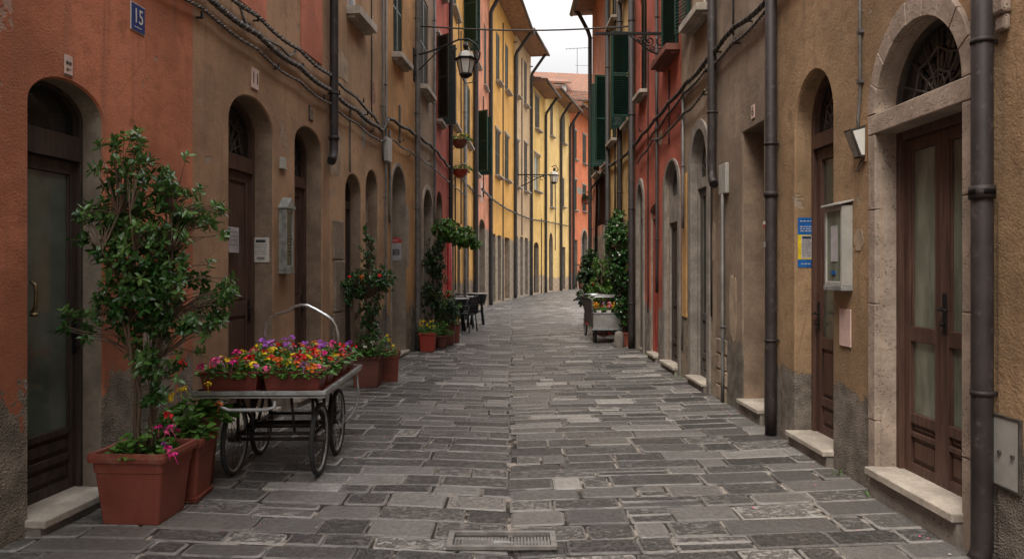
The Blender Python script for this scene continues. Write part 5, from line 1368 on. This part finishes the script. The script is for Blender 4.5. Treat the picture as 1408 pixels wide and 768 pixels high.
round_pot(t, .18, .35, 'terracotta_dull')
shrub(t, [(.0, 0, .95, .36, .45, .5), (.0, 0, 1.5, .26, .4, .45)], stems_(3, 1.5, .1, 44), 380, 8, .065, .045, 'leaf_bright', 45, .5)
t = thing('potted_shrub', 'upright bushy shrub with a red bloom beyond the tricycle', 'potted plant', (2.3, 20.6, -.01))
round_pot(t, .22, .35, 'terracotta_dull')
shrub(t, [(.0, 0, 1.5, .42, .42, .52), (.0, 0, .95, .48, .42, .42), (-.05, 0, 1.9, .26, .26, .28)], stems_(4, 1.5, .15, 8), 760, 8, .08, .05, 'leaf_dark', 23, .5)
shrub(t, [(.15, -.2, .7, .42, .4, .32)], [], 100, 8, .08, .05, 'leaf_bright', 24, .6, twigs=False, name='low_leaves'); flower(t, 'red', (-.05, -.38, 1.2), 2)
t = thing('potted_shrub', 'low leafy bush between the upright shrub and the dark climber', 'potted plant', (2.25, 19.0, -.01))
round_pot(t, .18, .3, 'terracotta_dull'); shrub(t, [(.0, 0, .72, .35, .4, .4)], stems_(3, .8, .1, 18), 120, 8, .07, .05, 'leaf_bright', 25, .6)
t = thing('stone_bollard', 'squat worn grey stone bollard beside the tricycle', 'bollard', (2.2, 14.95, -.03))
b = MB(); b.lathe([(.1, 0), (.11, .02), (.1, .2), (.09, .3), (.07, .34), (.03, .36)], n=14); b.build('stone', 'grey_stone', t)
t = thing('potted_shrub', 'tiny round bush at the foot of the orange-red house', 'potted plant', (fL.w(fL.s(791), -.6, -.02)))
b = MB(); b.lathe([(.25, 0), (.35, .5)], n=14); b.build('pot', 'terracotta_dull', t); shrub(t, [(0, 0, 1.0, .5, .5, .6)], [], 90, 7, .18, .1, 'leaf_dark', 29, .6, twigs=False)

# fallen petals, leaves and grit
b = MB(); r = random.Random(77)
for i in range(320):
    k = r.random()
    if k < .45: x, y = r.uniform(-2.6, -1.2), r.uniform(4.4, 7.2)
    elif k < .75: y = r.uniform(3.9, 16); x = XR(y)-abs(r.gauss(0, .18))-.03
    else: y = r.uniform(4, 20); x = r.uniform(-2, 2.3)
    z = zb(x)+.012; s = r.uniform(.004, .013); a = r.random()*6
    b.add([(x+s*cos(a), y+s*sin(a), z), (x-s*.6*sin(a), y+s*.6*cos(a), z+.004), (x-s*cos(a), y-s*sin(a), z+.001), (x+s*.6*sin(a), y-s*.6*cos(a), z+.003)], [(0, 1, 2, 3)], r.choice((0, 0, 0, 1, 2)))
o = b.build('litter', ['bark', 'sign_white', 'petal_pink']); o['kind'] = 'stuff'; o['label'] = 'fallen petals, dry leaves and grit on the paving'

# weeds at the wall feet
b = MB(); r = random.Random(5)
for i in range(46):
    if r.random() < .5: y = r.uniform(5.8, 30); x = (X1(y) if y < 14.8 else X2(y))+r.uniform(.01, .05)
    else: y = r.uniform(4.0, 20); x = XR(y)-r.uniform(.01, .06)
    for k in range(r.randint(4, 12)):
        p = Vector((x+r.uniform(-.03, .03), y+r.uniform(-.06, .06), -.02)); a = r.random()*6
        leaf(b, p, Vector((cos(a)*.5, sin(a)*.5, r.uniform(.5, 1.3))), Vector((0, 0, 1)), r.uniform(.025, .07), .012, r.random(), .2)
o = b.build('weeds', 'leaf_geranium'); o['kind'] = 'stuff'; o['label'] = 'small weeds growing where the walls meet the paving'
t = thing('window_sticker', 'small blue and yellow sticker on the glazed door beside the terracotta wall', 'sticker', fA.w(fA.s(66), .19, 1.86), fA.ang)
plate(t, .075, .03, 'poster_blue', .002, 'header', 0, z=.065); plate(t, .075, .1, simple('sticker_olive', (.3, .3, .12), .5), .002, 'panel', 0)

# repaired plaster patches and thin conduits on the house fronts
def patch(fa, x, z, w, h, mat, seed):
    r = random.Random(seed); n = 26; pts = []
    for k in range(n):
        a = 2*pi*k/n; q = 1+.28*noise.noise(Vector((cos(a)*1.4, sin(a)*1.4, seed*2.3)))+r.uniform(-.05, .05)
        c, s_ = cos(a), sin(a); c = math.copysign(abs(c)**.6, c); s_ = math.copysign(abs(s_)**.6, s_)
        pts.append((x+w/2*q*c, z+h/2*q*s_))
    b = MB(); b.prism(pts, -.0045, .003); b.build('plaster_patch', mat, fa.root)
simple('repair_grey', (.27, .235, .195), .95, 0, .2, 7, .5); simple('repair_tan', (.33, .25, .175), .95, 0, .25, 6, .5); simple('brick_show', (.24, .13, .085), .95, 0, .4, 14, .8)
for fa, u, v, w, h, m, sd in ((fC, 461, 205, .5, .7, 'repair_tan', 1), (fC, 512, 128, .3, .35, 'brick_show', 2), (fC, 500, 175, .25, .6, 'repair_grey', 3), (fC, 468, 90, .6, .4, 'repair_tan', 4), (fD, 560, 320, .25, 1.2, 'repair_grey', 5),
        (fRb, 1008, 420, .25, .8, 'repair_tan', 7), (fRb, 1058, 470, .1, .6, 'repair_grey', 8), (fRc, 980, 330, .25, .5, 'repair_tan', 9), (fRd, 908, 190, .3, .2, 'repair_tan', 10),
        (fRa, 1181, 330, .12, .16, 'repair_tan', 11), (fA, 215, 480, .35, .5, 'repair_grey', 12), (fD2, 590, 150, .3, .5, 'repair_grey', 13), (fL, 797, 262, 1.6, .6, 'repair_grey', 14), (fG, 662, 262, .7, .9, 'sign_pale', 15)):
    patch(fa, fa.s(u), fa.z(u, v), w, h, m, sd)
for fa, u, z0, z1, r_, m in ((fC, 480, 3.0, 3.9, .012, 'pipe_grey'), (fC, 510, 4.0, 9, .01, 'pipe_dark'), (fD, 534, 2.4, 4.0, .02, 'pipe_grey'), (fD, 548, 3.9, 4.6, .02, 'pipe_grey'), (fD2, 585, 7.6, 9, .012, 'pipe_dark'), (fF, 625, 1.0, 4.4, .02, 'pipe_dark'), (fF, 633, 3.0, 9, .02, 'pipe_dark'),
        (fG, 664, 4.6, 8.8, .025, 'pipe_dark'), (fH, 691, 0, 14, .03, 'pipe_dark'), (fI, 717, 3.6, 14, .03, 'pipe_dark'), (fJ, 744, 0, 5, .03, 'pipe_dark'), (fK, 763, 3, 9, .03, 'pipe_dark'), (fRb, 1010, 4.3, 8, .01, 'pipe_dark'), (fRc, 939, 0.4, 3.8, .012, 'pipe_grey'), (fRc, 980, 1.0, 8, .012, 'pipe_dark'),
        (fRd, 892, 0.8, 6, .012, 'pipe_dark'), (fRd, 921, 3.6, 4.8, .012, 'pipe_dark'), (fRe, 847, 3, 8, .02, 'pipe_dark'), (fRf, 825, 2.9, 4.0, .02, 'pipe_dark')):
    x = fa.s(u); b = MB(); n = 10; sd = u*.37
    b.tube([(x+.02*noise.noise(Vector((sd, k*.6, 0))), -r_-.004, z0+(z1-z0)*k/n) for k in range(n+1)], r_, 6); b.build('conduit', m, fa.root)
